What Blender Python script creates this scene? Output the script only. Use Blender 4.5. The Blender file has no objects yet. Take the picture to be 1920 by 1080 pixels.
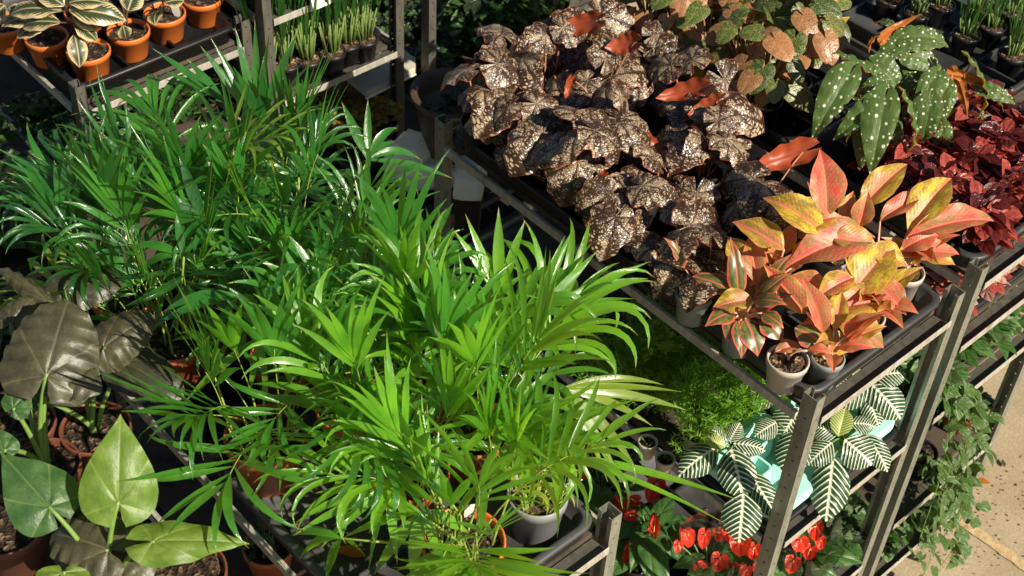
import bpy, math, random
from mathutils import Vector, Matrix
PI = math.pi
rnd = random.Random(11)
scn = bpy.context.scene
col = scn.collection
V = Vector

# ------------------------------------------------------------------ camera
FOC = 2656.8                                   # focal length in pixels of a 1920 wide frame
CAM = V((-2.012, -1.080, 3.768))
yaw, pitch, roll = 0.80049, 0.755913, 0.0626
F_ = V((math.cos(yaw)*math.cos(pitch), math.sin(yaw)*math.cos(pitch), -math.sin(pitch)))
r0 = F_.cross(V((0, 0, 1))).normalized(); u0 = r0.cross(F_)
R_ = math.cos(roll)*r0 + math.sin(roll)*u0
U_ = -math.sin(roll)*r0 + math.cos(roll)*u0
cam = bpy.data.objects.new('camera', bpy.data.cameras.new('camera')); col.objects.link(cam)
cam.matrix_world = Matrix(((R_.x, U_.x, -F_.x, CAM.x), (R_.y, U_.y, -F_.y, CAM.y), (R_.z, U_.z, -F_.z, CAM.z), (0, 0, 0, 1)))
cam.data.sensor_width = 36; cam.data.lens = FOC/1920*36; cam.data.clip_end = 500; cam.data.clip_start = 0.05
cam.data.dof.use_dof = True; cam.data.dof.focus_distance = 3.2; cam.data.dof.aperture_fstop = 5.6
scn.camera = cam


def ray(px, py): return F_ + R_*((px-960)/FOC) - U_*((py-540)/FOC)
def at(px, py, z):
    d = ray(px, py); return CAM + d*((z-CAM.z)/d.z)
def aty(px, py, y):
    d = ray(px, py); return CAM + d*((y-CAM.y)/d.y)
def wid(px, p): return px*(p-CAM).dot(F_)/FOC


# ------------------------------------------------------------------ light
EL, AZ = math.radians(36.5), math.atan2(.10, -.995)     # sun: high, from the aisle in front, a little to the right
to_sun = V((math.sin(AZ)*math.cos(EL), math.cos(AZ)*math.cos(EL), math.sin(EL)))
w = bpy.data.worlds.new('World'); scn.world = w; w.use_nodes = True
nt = w.node_tree; bg = nt.nodes['Background']
sky = nt.nodes.new('ShaderNodeTexSky'); sky.sky_type = 'NISHITA'; sky.sun_disc = False; sky.air_density = .75; sky.dust_density = .6
sky.sun_elevation = EL; sky.sun_rotation = AZ % (2*PI)
nt.links.new(sky.outputs[0], bg.inputs[0]); bg.inputs[1].default_value = 0.05
sl = bpy.data.lights.new('sun', 'SUN'); sl.energy = 5.0; sl.angle = math.radians(.55); sl.color = (1, .9, .74)
so = bpy.data.objects.new('sun', sl); col.objects.link(so); so.rotation_euler = to_sun.to_track_quat('Z', 'Y').to_euler()
scn.view_settings.view_transform = 'Standard'; scn.view_settings.look = 'None'
scn.view_settings.exposure = 0.78; scn.view_settings.gamma = 1
scn.cycles.max_bounces = 8; scn.cycles.transparent_max_bounces = 12; scn.cycles.use_denoising = True
scn.cycles.sample_clamp_indirect = 6


# ------------------------------------------------------------------ node helper
class N:
    def __init__(s, name):
        s.m = bpy.data.materials.new(name); s.m.use_nodes = True; s.t = s.m.node_tree
        s.t.nodes.clear(); s.out = s.t.nodes.new('ShaderNodeOutputMaterial')
    def put(s, sock, v):
        if hasattr(v, 'default_value') or hasattr(v, 'is_linked'): s.t.links.new(v, sock)
        elif isinstance(v, tuple) and len(v) == 3 and sock.type == 'RGBA': sock.default_value = (*v, 1)
        else: sock.default_value = v
    def new(s, ty, **kw):
        n = s.t.nodes.new('ShaderNode'+ty)
        for k, v in kw.items():
            if k in n.inputs: s.put(n.inputs[k], v)
            else: setattr(n, k, v)
        return n
    def ma(s, op, a, b=0.0, c=0.0, clamp=False):
        n = s.t.nodes.new('ShaderNodeMath'); n.operation = op; n.use_clamp = clamp
        s.put(n.inputs[0], a); s.put(n.inputs[1], b); s.put(n.inputs[2], c); return n.outputs[0]
    def mix(s, f, a, b):
        n = s.t.nodes.new('ShaderNodeMix'); n.data_type = 'RGBA'
        s.put(n.inputs[0], f); s.put(n.inputs[6], a); s.put(n.inputs[7], b); return n.outputs[2]
    def step(s, v, lo, hi):
        n = s.t.nodes.new('ShaderNodeMapRange'); n.interpolation_type = 'SMOOTHSTEP'
        s.put(n.inputs[0], v); n.inputs[1].default_value = lo; n.inputs[2].default_value = hi; return n.outputs[0]
    def ramp(s, v, stops):
        n = s.t.nodes.new('ShaderNodeValToRGB'); s.put(n.inputs[0], v); e = n.color_ramp.elements
        while len(e) < len(stops): e.new(.5)
        for el, (p, c) in zip(e, stops): el.position = p; el.color = (*c, 1)
        return n.outputs[0]
    def uv(s, name): return s.new('UVMap', uv_map=name).outputs[0]
    def obj(s): return s.new('TexCoord').outputs['Object']
    def rand(s): return s.new('ObjectInfo').outputs['Random']
    def sep(s, v):
        n = s.new('SeparateXYZ', Vector=v); return n.outputs[0], n.outputs[1]
    def noise(s, vec, scale, detail=3, rough=.5, dim=None, w=None):
        n = s.new('TexNoise', Scale=scale, Detail=detail, Roughness=rough)
        if w is not None: n.noise_dimensions = '4D'; s.put(n.inputs['W'], w)
        s.put(n.inputs['Vector'], vec); return n.outputs[0]
    def voro(s, vec, scale, rnds=1., feature='F1'):
        n = s.new('TexVoronoi', feature=feature, Scale=scale, Randomness=rnds); s.put(n.inputs['Vector'], vec); return n
    def scale(s, vec, sc):
        n = s.t.nodes.new('ShaderNodeVectorMath'); n.operation = 'MULTIPLY'; s.put(n.inputs[0], vec); n.inputs[1].default_value = sc; return n.outputs[0]
    def hsv(s, c, h=.5, sa=1., v=1.): return s.new('HueSaturation', Color=c, Hue=h, Saturation=sa, Value=v).outputs[0]
    def bump(s, h, st=.3, d=.002): return s.new('Bump', Strength=st, Distance=d, Height=h).outputs[0]
    def surf(s, color, rough=.5, metal=0., spec=.5, normal=None, coat=0.):
        b = s.new('BsdfPrincipled'); s.put(b.inputs['Base Color'], color); s.put(b.inputs['Roughness'], rough)
        s.put(b.inputs['Metallic'], metal); s.put(b.inputs['Specular IOR Level'], spec)
        if coat: b.inputs['Coat Weight'].default_value = coat; b.inputs['Coat Roughness'].default_value = .15
        if normal is not None: s.put(b.inputs['Normal'], normal)
        return b.outputs[0]
    def end(s, sh): s.t.links.new(sh, s.out.inputs[0]); return s.m
    def leaf(s, color, trans, fac=.35, rough=.35, spec=.5, normal=None):
        b = s.surf(color, rough, 0, spec, normal)
        t = s.new('BsdfTranslucent'); s.put(t.inputs[0], trans)
        x = s.new('MixShader'); s.put(x.inputs[0], fac); s.t.links.new(b, x.inputs[1]); s.t.links.new(t.outputs[0], x.inputs[2])
        return s.end(x.outputs[0])


MAT = {}
def simple(name, c, rough=.5, metal=0., spec=.5, var=.15, sc=30., bump=0.):
    n = N(name); v = n.noise(n.obj(), sc, 4, .6)
    cc = n.mix(v, tuple(x*(1-var) for x in c), tuple(min(1, x*(1+var)) for x in c))
    MAT[name] = n.end(n.surf(cc, rough, metal, spec, n.bump(v, bump, .003) if bump else None)); return MAT[name]


# ---- hard materials
def galv(name, c1, c2, dirt, metal=.75, rough=.42):
    n = N(name); o = n.obj()
    a = n.noise(n.scale(o, (60, 60, 14)), 1.0, 4, .65); b = n.noise(o, 7., 4, .6); sp = n.voro(o, 90.).outputs['Color']
    sx = n.sep(sp)[0]
    c = n.mix(n.step(a, .3, .7), c1, c2); c = n.mix(n.ma('MULTIPLY', sx, .25), c, c2)
    c = n.mix(n.step(b, .52, .72), c, dirt)
    MAT[name] = n.end(n.surf(c, n.ma('ADD', n.ma('MULTIPLY', a, .25), rough-.12), n.ma('SUBTRACT', metal, n.ma('MULTIPLY', n.step(b, .5, .7), .5)), .5, n.bump(a, .15, .001)))
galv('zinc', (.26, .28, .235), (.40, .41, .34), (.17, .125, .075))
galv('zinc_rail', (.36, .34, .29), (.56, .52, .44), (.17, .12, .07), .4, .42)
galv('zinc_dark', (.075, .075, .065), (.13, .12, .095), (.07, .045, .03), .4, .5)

n = N('plywood'); o = n.obj(); a = n.noise(n.scale(o, (6, 60, 30)), 1., 5, .6); b = n.noise(o, 9., 4, .6)
c = n.mix(a, (.045, .035, .025), (.09, .07, .048)); c = n.mix(n.step(b, .5, .75), c, (.02, .017, .013))
MAT['plywood'] = n.end(n.surf(c, .75, 0, .3, n.bump(a, .3, .002)))

def plastic(name, c, rough=.38, dirt=(.10, .085, .06), amt=.5, spec=.5):
    n = N(name); o = n.obj(); a = n.noise(o, 14., 5, .65); b = n.noise(o, 120., 2, .5)
    k = n.ma('MULTIPLY', n.step(a, .5, .8), amt)
    MAT[name] = n.end(n.surf(n.mix(k, c, dirt), n.ma('ADD', n.ma('MULTIPLY', a, .3), rough-.1), 0, spec, n.bump(b, .08, .001)))
plastic('black_plastic', (.010, .010, .011), .36, (.05, .043, .033), .4)
plastic('grey_black_plastic', (.035, .037, .038), .4, (.10, .09, .075), .5)
plastic('grey_tray', (.055, .056, .055), .42, (.12, .10, .075), .5)
plastic('grey_pot', (.21, .225, .225), .42, (.22, .18, .13), .45)
plastic('taupe_pot', (.42, .37, .31), .45, (.3, .22, .15), .4)
plastic('bright_orange_pot', (.56, .14, .024), .42, (.35, .13, .05), .35)
plastic('terracotta_pot', (.36, .085, .025), .45, (.2, .09, .05), .4)
plastic('dark_clay_pot', (.13, .042, .02), .5, (.06, .03, .02), .5)
plastic('mint_foam', (.36, .72, .62), .6, (.25, .42, .36), .25)
plastic('brown_film', (.055, .035, .022), .3, (.08, .05, .03), .5)
plastic('white_card', (.82, .80, .74), .5, (.6, .5, .4), .2)
plastic('yellow_card', (.75, .5, .05), .5, (.5, .3, .08), .3)
plastic('blue_tag', (.12, .35, .7), .4, (.1, .2, .3), .2)
plastic('board_face', (.46, .42, .33), .7, (.3, .25, .17), .5)

n = N('styrofoam'); o = n.obj(); a = n.noise(o, 260., 2, .5); b = n.noise(o, 8., 4)
MAT['styrofoam'] = n.end(n.surf(n.mix(n.step(b, .45, .7), (.74, .72, .64), (.55, .47, .36)), .75, 0, .3, n.bump(a, .35, .002)))

n = N('potting_soil'); o = n.obj(); a = n.voro(o, 130.); b = n.noise(o, 60., 4, .7); s = n.sep(a.outputs['Color'])[0]
c = n.ramp(s, [(0, (.03, .018, .010)), (.45, (.10, .055, .028)), (.72, (.28, .17, .08)), (.93, (.5, .38, .25))])
MAT['potting_soil'] = n.end(n.surf(n.mix(n.step(b, .35, .65), (.025, .016, .01), c), .85, 0, .25, n.bump(a.outputs['Distance'], .9, .006)))
n = N('dark_soil'); o = n.obj(); a = n.voro(o, 120.); s = n.sep(a.outputs['Color'])[0]
c = n.ramp(s, [(0, (.012, .008, .006)), (.6, (.04, .025, .016)), (.95, (.16, .10, .06))])
MAT['dark_soil'] = n.end(n.surf(c, .9, 0, .2, n.bump(a.outputs['Distance'], .9, .006)))

n = N('pavement'); o = n.obj(); a = n.noise(o, 3.2, 6, .65); b = n.noise(o, 90., 4, .7); v = n.voro(o, 160.); st = n.noise(o, 11., 4, .6)
c = n.mix(n.step(a, .3, .7), (.30, .235, .145), (.42, .34, .22)); c = n.mix(n.ma('MULTIPLY', n.step(b, .35, .7), .55), c, (.24, .18, .11))
c = n.mix(n.ma('MULTIPLY', n.step(st, .62, .72), .6), c, (.19, .105, .06))
c = n.mix(n.ma('MULTIPLY', n.step(n.sep(v.outputs['Color'])[0], .92, .96), .15), c, (.62, .54, .4))
MAT['pavement'] = n.end(n.surf(c, .9, 0, .25, n.bump(b, .5, .004)))
n = N('joint_sand'); o = n.obj(); a = n.noise(o, 40., 5, .7)
MAT['joint_sand'] = n.end(n.surf(n.mix(n.step(a, .3, .7), (.36, .24, .11), (.52, .39, .22)), .95, 0, .2, n.bump(a, .7, .006)))

n = N('clear_film')
g = n.new('BsdfGlossy', Roughness=.12); t = n.new('BsdfTransparent'); n.put(t.inputs[0], (.93, .94, .93)); x = n.new('MixShader'); fr = n.new('Fresnel', IOR=1.4)
n.put(x.inputs[0], n.ma('ADD', n.ma('MULTIPLY', fr.outputs[0], .6), .05)); n.t.links.new(t.outputs[0], x.inputs[1]); n.t.links.new(g.outputs[0], x.inputs[2]); MAT['clear_film'] = n.end(x.outputs[0])

# ---- leaf materials
def palm_mat(name, c1, c2, tr, fac=.4):
    n = N(name); r = n.rand(); u, v = n.sep(n.uv('edge')); o = n.obj()
    st = n.ma('SINE', n.ma('MULTIPLY', u, 75.)); ns = n.noise(o, 12., 3)
    big = n.noise(n.new('NewGeometry').outputs['Position'], 17., 2)
    c = n.mix(n.step(n.ma('ADD', n.ma('MULTIPLY', r, .5), n.ma('MULTIPLY', big, .9)), .45, .95), c1, c2); c = n.mix(n.ma('MULTIPLY', n.step(st, -.2, 1.), .18), c, tuple(x*1.7 for x in c2))
    c = n.mix(n.ma('MULTIPLY', n.step(ns, .5, .75), .35), c, tuple(x*.7 for x in c1))
    c = n.mix(n.ma('MULTIPLY', n.step(n.ma('ADD', v, n.ma('MULTIPLY', r, .1)), .96, 1.04), .75), c, (.34, .24, .06))
    MAT[name] = n.leaf(c, tr, fac, .23, 1., n.bump(st, .35, .0006))
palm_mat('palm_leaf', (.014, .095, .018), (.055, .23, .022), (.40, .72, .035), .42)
palm_mat('palm_leaf_shaded', (.008, .062, .016), (.034, .165, .022), (.30, .62, .05), .38)  # darker copy, shade on the rear palms put into the colour
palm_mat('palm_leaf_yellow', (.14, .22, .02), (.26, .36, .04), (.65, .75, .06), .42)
palm_mat('palm_leaf_sunlit', (.05, .18, .014), (.145, .36, .02), (.45, .80, .04), .45)  # lighter copy, sunlight on the front palms put into the colour
palm_mat('grass_leaf', (.015, .065, .012), (.04, .13, .02), (.12, .28, .03), .3)
simple('palm_stalk', (.22, .30, .05), .5, 0, .4, .35, 20.)
simple('grass_stalk', (.13, .20, .045), .5, 0, .4, .3, 20.)
simple('green_stalk', (.14, .24, .05), .45, 0, .4, .3, 20.)
simple('orange_stalk', (.38, .17, .08), .5, 0, .4, .3, 20.)
simple('pink_stalk', (.62, .36, .27), .45, 0, .4, .25, 20.)
simple('brown_stalk', (.10, .05, .03), .6, 0, .3, .3, 20.)

n = N('silver_begonia_leaf'); r = n.rand(); uv = n.uv('flat'); x, y = n.sep(uv)
cx = n.ma('SUBTRACT', x, .5); cy = n.ma('MULTIPLY', n.ma('SUBTRACT', y, .25), 1.25)
ang = n.ma('ARCTAN2', cx, cy); rad = n.ma('SQRT', n.ma('ADD', n.ma('MULTIPLY', cx, cx), n.ma('MULTIPLY', cy, cy)))
nz = n.noise(uv, 9., 3, .5, w=n.ma('MULTIPLY', r, 40.))
vein = n.ma('ABSOLUTE', n.ma('SINE', n.ma('ADD', n.ma('MULTIPLY', ang, 3.6), n.ma('MULTIPLY', nz, .9))))
vn = n.new('TexVoronoi', feature='DISTANCE_TO_EDGE', Scale=1., Randomness=.9); n.t.links.new(n.new('CombineXYZ', X=n.ma('ADD', n.ma('MULTIPLY', ang, 6.), n.ma('MULTIPLY', nz, .8)), Y=n.ma('MULTIPLY', n.ma('POWER', rad, .8), 24.)).outputs[0], vn.inputs['Vector'])
big = n.noise(uv, 3.2, 3, .6, w=n.ma('MULTIPLY', r, 77.))
thr = n.ma('ADD', n.ma('MULTIPLY', n.ma('SUBTRACT', 1., n.step(big, .37, .61)), .23), .045)
spot = n.step(n.ma('SUBTRACT', vn.outputs['Distance'], thr), -.03, .09)
mask = n.ma('MULTIPLY', spot, n.step(vein, .10, .46))
e = n.ma('MULTIPLY', n.ma('ABSOLUTE', n.ma('SUBTRACT', n.sep(n.uv('edge'))[0], .5)), 2.)
dark = n.mix(nz, (.014, .008, .005), (.060, .028, .012)); silver = n.mix(n.step(n.noise(uv, 6., 3, .6, w=r), .3, .7), (.29, .20, .115), (.56, .45, .31))
c = n.mix(mask, dark, silver); c = n.mix(n.ma('MULTIPLY', n.step(e, .93, 1.), .6), c, (.28, .06, .025))
bm = n.bump(n.ma('ADD', n.ma('MULTIPLY', vein, .9), n.ma('MULTIPLY', vn.outputs['Distance'], -.6)), .55, .006)
MAT['silver_begonia_leaf'] = n.leaf(c, n.mix(mask, (.5, .14, .03), (.65, .4, .12)), .10, .3, .6, bm)
n = N('begonia_underside'); nz = n.noise(n.uv('flat'), 9., 3)
MAT['begonia_underside'] = n.leaf(n.mix(nz, (.30, .045, .02), (.48, .11, .04)), (.6, .14, .04), .35, .4)
n = N('wing_underside'); nz = n.noise(n.uv('flat'), 9., 3)
MAT['wing_underside'] = n.leaf(n.mix(nz, (.42, .09, .02), (.5, .2, .04)), (.7, .3, .05), .4, .4)

n = N('dotted_leaf'); r = n.rand(); uv = n.uv('flat'); x, y = n.sep(uv)
vn = n.new('TexVoronoi', feature='F1', Scale=1., Randomness=.55); n.t.links.new(n.scale(uv, (6.5, 14., 1)), vn.inputs['Vector'])
nz = n.noise(uv, 7., 3, .5); dot = n.ma('SUBTRACT', 1., n.step(n.ma('ADD', vn.outputs['Distance'], n.ma('MULTIPLY', n.ma('SUBTRACT', n.sep(vn.outputs['Color'])[0], .5), .16)), .18, .32))
mid = n.ma('SUBTRACT', 1., n.step(n.ma('ABSOLUTE', n.ma('SUBTRACT', x, .5)), .008, .025))
c = n.mix(nz, (.03, .08, .024), (.10, .18, .04)); c = n.mix(n.ma('MULTIPLY', mid, .5), c, (.14, .2, .06)); c = n.mix(dot, c, (.78, .80, .66))
MAT['dotted_leaf'] = n.leaf(c, (.6, .75, .06), .3, .42, .4, n.bump(nz, .5, .006))

n = N('jewel_leaf'); r = n.rand(); uv = n.uv('flat'); x, y = n.sep(uv)
vn = n.new('TexVoronoi', feature='DISTANCE_TO_EDGE', Scale=13.); n.t.links.new(uv, vn.inputs['Vector'])
net = n.ma('SUBTRACT', 1., n.step(vn.outputs['Distance'], .03, .13))
cx = n.ma('SUBTRACT', x, .5); cy = n.ma('SUBTRACT', y, .24); ang = n.ma('ARCTAN2', cx, cy)
ray_ = n.ma('SUBTRACT', 1., n.step(n.ma('ABSOLUTE', n.ma('SINE', n.ma('MULTIPLY', ang, 3.2))), .03, .14))
e = n.ma('MULTIPLY', n.ma('ABSOLUTE', n.ma('SUBTRACT', n.sep(n.uv('edge'))[0], .5)), 2.)
base = n.ramp(r, [(0, (.012, .03, .01)), (.55, (.045, .075, .016)), (.68, (.09, .045, .02)), (1, (.34, .15, .06))])
lite = n.ramp(r, [(0, (.16, .2, .05)), (.55, (.32, .32, .08)), (.68, (.35, .2, .07)), (1, (.55, .3, .14))])
k = n.ma('MAXIMUM', n.ma('MULTIPLY', net, .65), n.ma('MAXIMUM', n.ma('MULTIPLY', ray_, .9), n.step(e, .93, 1.)))
MAT['jewel_leaf'] = n.leaf(n.mix(k, base, lite), n.mix(n.step(r, .58, .72), (.2, .35, .04), (.75, .3, .1)), .25, .34, .5, n.bump(vn.outputs['Distance'], .22, .005))

n = N('pink_leaf'); r = n.rand(); uv = n.uv('flat'); x, y = n.sep(uv); ax = n.ma('ABSOLUTE', n.ma('SUBTRACT', x, .5))
nz = n.noise(n.scale(uv, (2.2, 1.3, 1)), 2.4, 5, .62, w=n.ma('MULTIPLY', r, 31.)); n2 = n.noise(uv, 30., 5, .75, w=r)
n3 = n.noise(n.scale(uv, (1, 1.6, 1)), 1.6, 2, .5, w=n.ma('MULTIPLY', r, 91.))
e = n.ma('MULTIPLY', n.ma('ABSOLUTE', n.ma('SUBTRACT', n.sep(n.uv('edge'))[0], .5)), 2.)
kk = n.step(n.ma('ADD', n.ma('ADD', n.ma('MULTIPLY', e, .55), n.ma('MULTIPLY', n.ma('SUBTRACT', n3, .5), 1.5)), n.ma('MULTIPLY', n.ma('SUBTRACT', .46, r), .9)), .12, .66)
c = n.mix(kk, n.mix(n.step(nz, .35, .65), (.66, .075, .05), (.80, .26, .20)), n.mix(n.step(nz, .35, .6), (.50, .47, .045), (.70, .30, .045)))
c = n.mix(n.ma('MULTIPLY', n.step(n.ma('ADD', nz, n.ma('MULTIPLY', n2, .8)), .84, .95), .75), c, (.13, .15, .02))
c = n.mix(n.ma('MULTIPLY', n.step(n.noise(n.scale(uv, (3, 1, 1)), 11., 4, .7, w=n.ma('MULTIPLY', r, 13.)), .56, .70), .55), c, (.74, .58, .30))
c = n.mix(n.ma('MULTIPLY', n.ma('SUBTRACT', 1., n.step(ax, .02, .05)), .8), c, (.72, .2, .14))
e = n.ma('MULTIPLY', n.ma('ABSOLUTE', n.ma('SUBTRACT', n.sep(n.uv('edge'))[0], .5)), 2.)
c = n.mix(n.ma('MULTIPLY', n.step(e, .92, 1.), .6), c, (.72, .24, .16))
lat = n.ma('SINE', n.ma('MULTIPLY', n.ma('SUBTRACT', y, n.ma('MULTIPLY', ax, .6)), 85.))
MAT['pink_leaf'] = n.leaf(c, n.mix(r, (.75, .65, .06), (.9, .25, .08)), .3, .42, .4, n.bump(n.ma('ADD', n.ma('MULTIPLY', lat, .10), nz), .25, .004))
n = N('young_pink_leaf'); uv = n.uv('flat'); x, y = n.sep(uv); ax = n.ma('ABSOLUTE', n.ma('SUBTRACT', x, .5)); nz = n.noise(uv, 5., 4, .6)
e = n.ma('MULTIPLY', n.ma('ABSOLUTE', n.ma('SUBTRACT', n.sep(n.uv('edge'))[0], .5)), 2.)
c = n.mix(n.step(nz, .4, .6), (.05, .075, .022), (.14, .14, .03)); c = n.mix(n.step(n.ma('ADD', e, n.ma('MULTIPLY', nz, .4)), .85, 1.15), c, (.55, .10, .07))
c = n.mix(n.ma('SUBTRACT', 1., n.step(ax, .02, .06)), c, (.5, .12, .08)); MAT['young_pink_leaf'] = n.leaf(c, (.5, .2, .06), .2, .35)

n = N('zebra_leaf'); r = n.rand(); uv = n.uv('flat'); x, y = n.sep(uv); ax = n.ma('ABSOLUTE', n.ma('SUBTRACT', x, .5))
nz = n.noise(uv, 6., 2, .5)
ph = n.ma('ADD', n.ma('SUBTRACT', y, n.ma('MULTIPLY', n.ma('POWER', ax, 1.25), .72)), n.ma('MULTIPLY', nz, .03)); s = n.ma('SINE', n.ma('MULTIPLY', ph, 58.))
ln = n.step(n.ma('ADD', s, n.ma('MULTIPLY', n.ma('SUBTRACT', n.noise(uv, 14., 3, .6, w=n.ma('MULTIPLY', r, 9.)), .5), .7)), .50, .84); mid = n.ma('SUBTRACT', 1., n.step(ax, .022, .045))
k = n.ma('MULTIPLY', n.ma('MAXIMUM', n.ma('MULTIPLY', ln, n.ma('SUBTRACT', 1.1, n.ma('MULTIPLY', ax, .9))), mid), n.ma('ADD', .6, n.ma('MULTIPLY', nz, .7)), clamp=True)
c = n.mix(k, n.mix(nz, (.014, .045, .02), (.03, .085, .035)), (.74, .74, .56))
MAT['zebra_leaf'] = n.leaf(c, n.mix(k, (.1, .25, .05), (.7, .7, .4)), .15, .32, .5, n.bump(s, .4, .004))
n = N('young_zebra_leaf'); uv = n.uv('flat'); x, y = n.sep(uv); ax = n.ma('ABSOLUTE', n.ma('SUBTRACT', x, .5))
s = n.ma('SINE', n.ma('MULTIPLY', n.ma('SUBTRACT', y, n.ma('MULTIPLY', ax, .5)), 66.)); k = n.ma('MAXIMUM', n.step(s, .3, .7), n.ma('SUBTRACT', 1., n.step(ax, .02, .05)))
MAT['young_zebra_leaf'] = n.leaf(n.mix(k, (.17, .24, .04), (.6, .62, .25)), (.5, .6, .1), .3, .4)

n = N('striped_calathea_leaf'); r = n.rand(); uv = n.uv('flat'); x, y = n.sep(uv); ax = n.ma('ABSOLUTE', n.ma('SUBTRACT', x, .5))
e = n.ma('MULTIPLY', n.ma('ABSOLUTE', n.ma('SUBTRACT', n.sep(n.uv('edge'))[0], .5)), 2.)
nz = n.noise(n.scale(uv, (1.5, 1, 1)), 6., 4, .6, w=n.ma('MULTIPLY', r, 20.))
ph = n.ma('SINE', n.ma('MULTIPLY', n.ma('SUBTRACT', y, n.ma('MULTIPLY', ax, .8)), 70.))
k = n.step(n.ma('ADD', n.ma('ADD', e, n.ma('MULTIPLY', nz, .8)), n.ma('MULTIPLY', ph, .16)), .95, 1.15)
k = n.ma('MAXIMUM', k, n.ma('MULTIPLY', n.ma('SUBTRACT', 1., n.step(ax, .015, .05)), .8))
c = n.mix(k, n.mix(n.step(ph, -.3, .5), (.018, .036, .018), (.038, .068, .026)), (.50, .40, .22)); MAT['striped_calathea_leaf'] = n.leaf(c, (.5, .4, .12), .22, .35)

def heart_mat(name, c1, c2, vc, tr, fac, rough=.42, kx=3.4):
    n = N(name); r = n.rand(); uv = n.uv('flat'); x, y = n.sep(uv); o = n.noise(uv, 5., 5, .65)
    cx = n.ma('SUBTRACT', x, .5); cy = n.ma('SUBTRACT', y, .24); ang = n.ma('ARCTAN2', n.ma('ABSOLUTE', cx), n.ma('ADD', cy, .02))
    s = n.ma('ABSOLUTE', n.ma('SINE', n.ma('MULTIPLY', n.ma('ADD', ang, n.ma('MULTIPLY', y, .25)), kx)))
    vn = n.ma('SUBTRACT', 1., n.step(s, .02, .14)); vn = n.ma('MAXIMUM', vn, n.ma('SUBTRACT', 1., n.step(n.ma('ABSOLUTE', cx), .006, .018)))
    sv = n.noise(uv, 40., 3, .6)
    c = n.mix(n.step(o, .3, .7), c1, c2); c = n.mix(n.ma('MULTIPLY', vn, .5), c, vc); c = n.mix(n.ma('MULTIPLY', n.step(sv, .55, .75), .25), c, vc)
    MAT[name] = n.leaf(c, tr, fac, rough, .45, n.bump(n.ma('ADD', n.ma('MULTIPLY', s, .6), n.ma('MULTIPLY', o, .6)), .5, .008))
heart_mat('heart_leaf', (.09, .17, .022), (.17, .27, .04), (.28, .36, .08), (.42, .55, .05), .38)
heart_mat('dark_heart_leaf', (.03, .085, .025), (.06, .13, .03), (.16, .22, .07), (.15, .3, .05), .3)
heart_mat('dusty_leaf', (.040, .040, .022), (.085, .080, .042), (.16, .145, .08), (.2, .18, .07), .25, .4)
heart_mat('brown_heart_leaf', (.028, .03, .018), (.05, .05, .028), (.09, .085, .045), (.08, .09, .03), .2, .4)
heart_mat('green_plant_leaf', (.03, .085, .02), (.07, .16, .035), (.14, .26, .07), (.15, .35, .05), .3, .35)
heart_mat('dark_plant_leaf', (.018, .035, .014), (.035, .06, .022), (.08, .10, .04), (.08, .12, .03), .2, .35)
heart_mat('red_plant_leaf', (.20, .022, .02), (.42, .085, .06), (.55, .22, .16), (.7, .09, .05), .25, .26)
heart_mat('dark_red_leaf', (.035, .008, .008), (.11, .018, .016), (.24, .05, .04), (.4, .05, .03), .22, .24)
heart_mat('rosy_leaf', (.42, .2, .17), (.6, .38, .32), (.32, .1, .09), (.6, .3, .2), .25, .4)
heart_mat('cream_green_leaf', (.06, .14, .045), (.12, .2, .07), (.5, .52, .34), (.3, .4, .12), .25, .35)
heart_mat('sedum_leaf', (.28, .2, .03), (.4, .22, .035), (.5, .32, .06), (.5, .35, .04), .2, .45)
heart_mat('sedum_green_leaf', (.18, .2, .03), (.3, .26, .04), (.4, .34, .06), (.4, .4, .04), .2, .45)
heart_mat('trailing_leaf', (.035, .085, .02), (.085, .15, .033), (.2, .26, .08), (.25, .4, .05), .3, .4)
heart_mat('red_spathe', (.62, .025, .015), (.72, .06, .025), (.75, .12, .06), (.9, .06, .03), .25, .18)
n = N('fern_needle'); r = n.rand(); MAT['fern_needle'] = n.leaf(n.mix(n.noise(n.obj(), 9., 2), (.05, .17, .014), (.19, .40, .04)), (.5, .75, .05), .45, .5)
simple('yellow_spadix', (.75, .45, .1), .5, 0, .4, .2, 60.)


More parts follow.
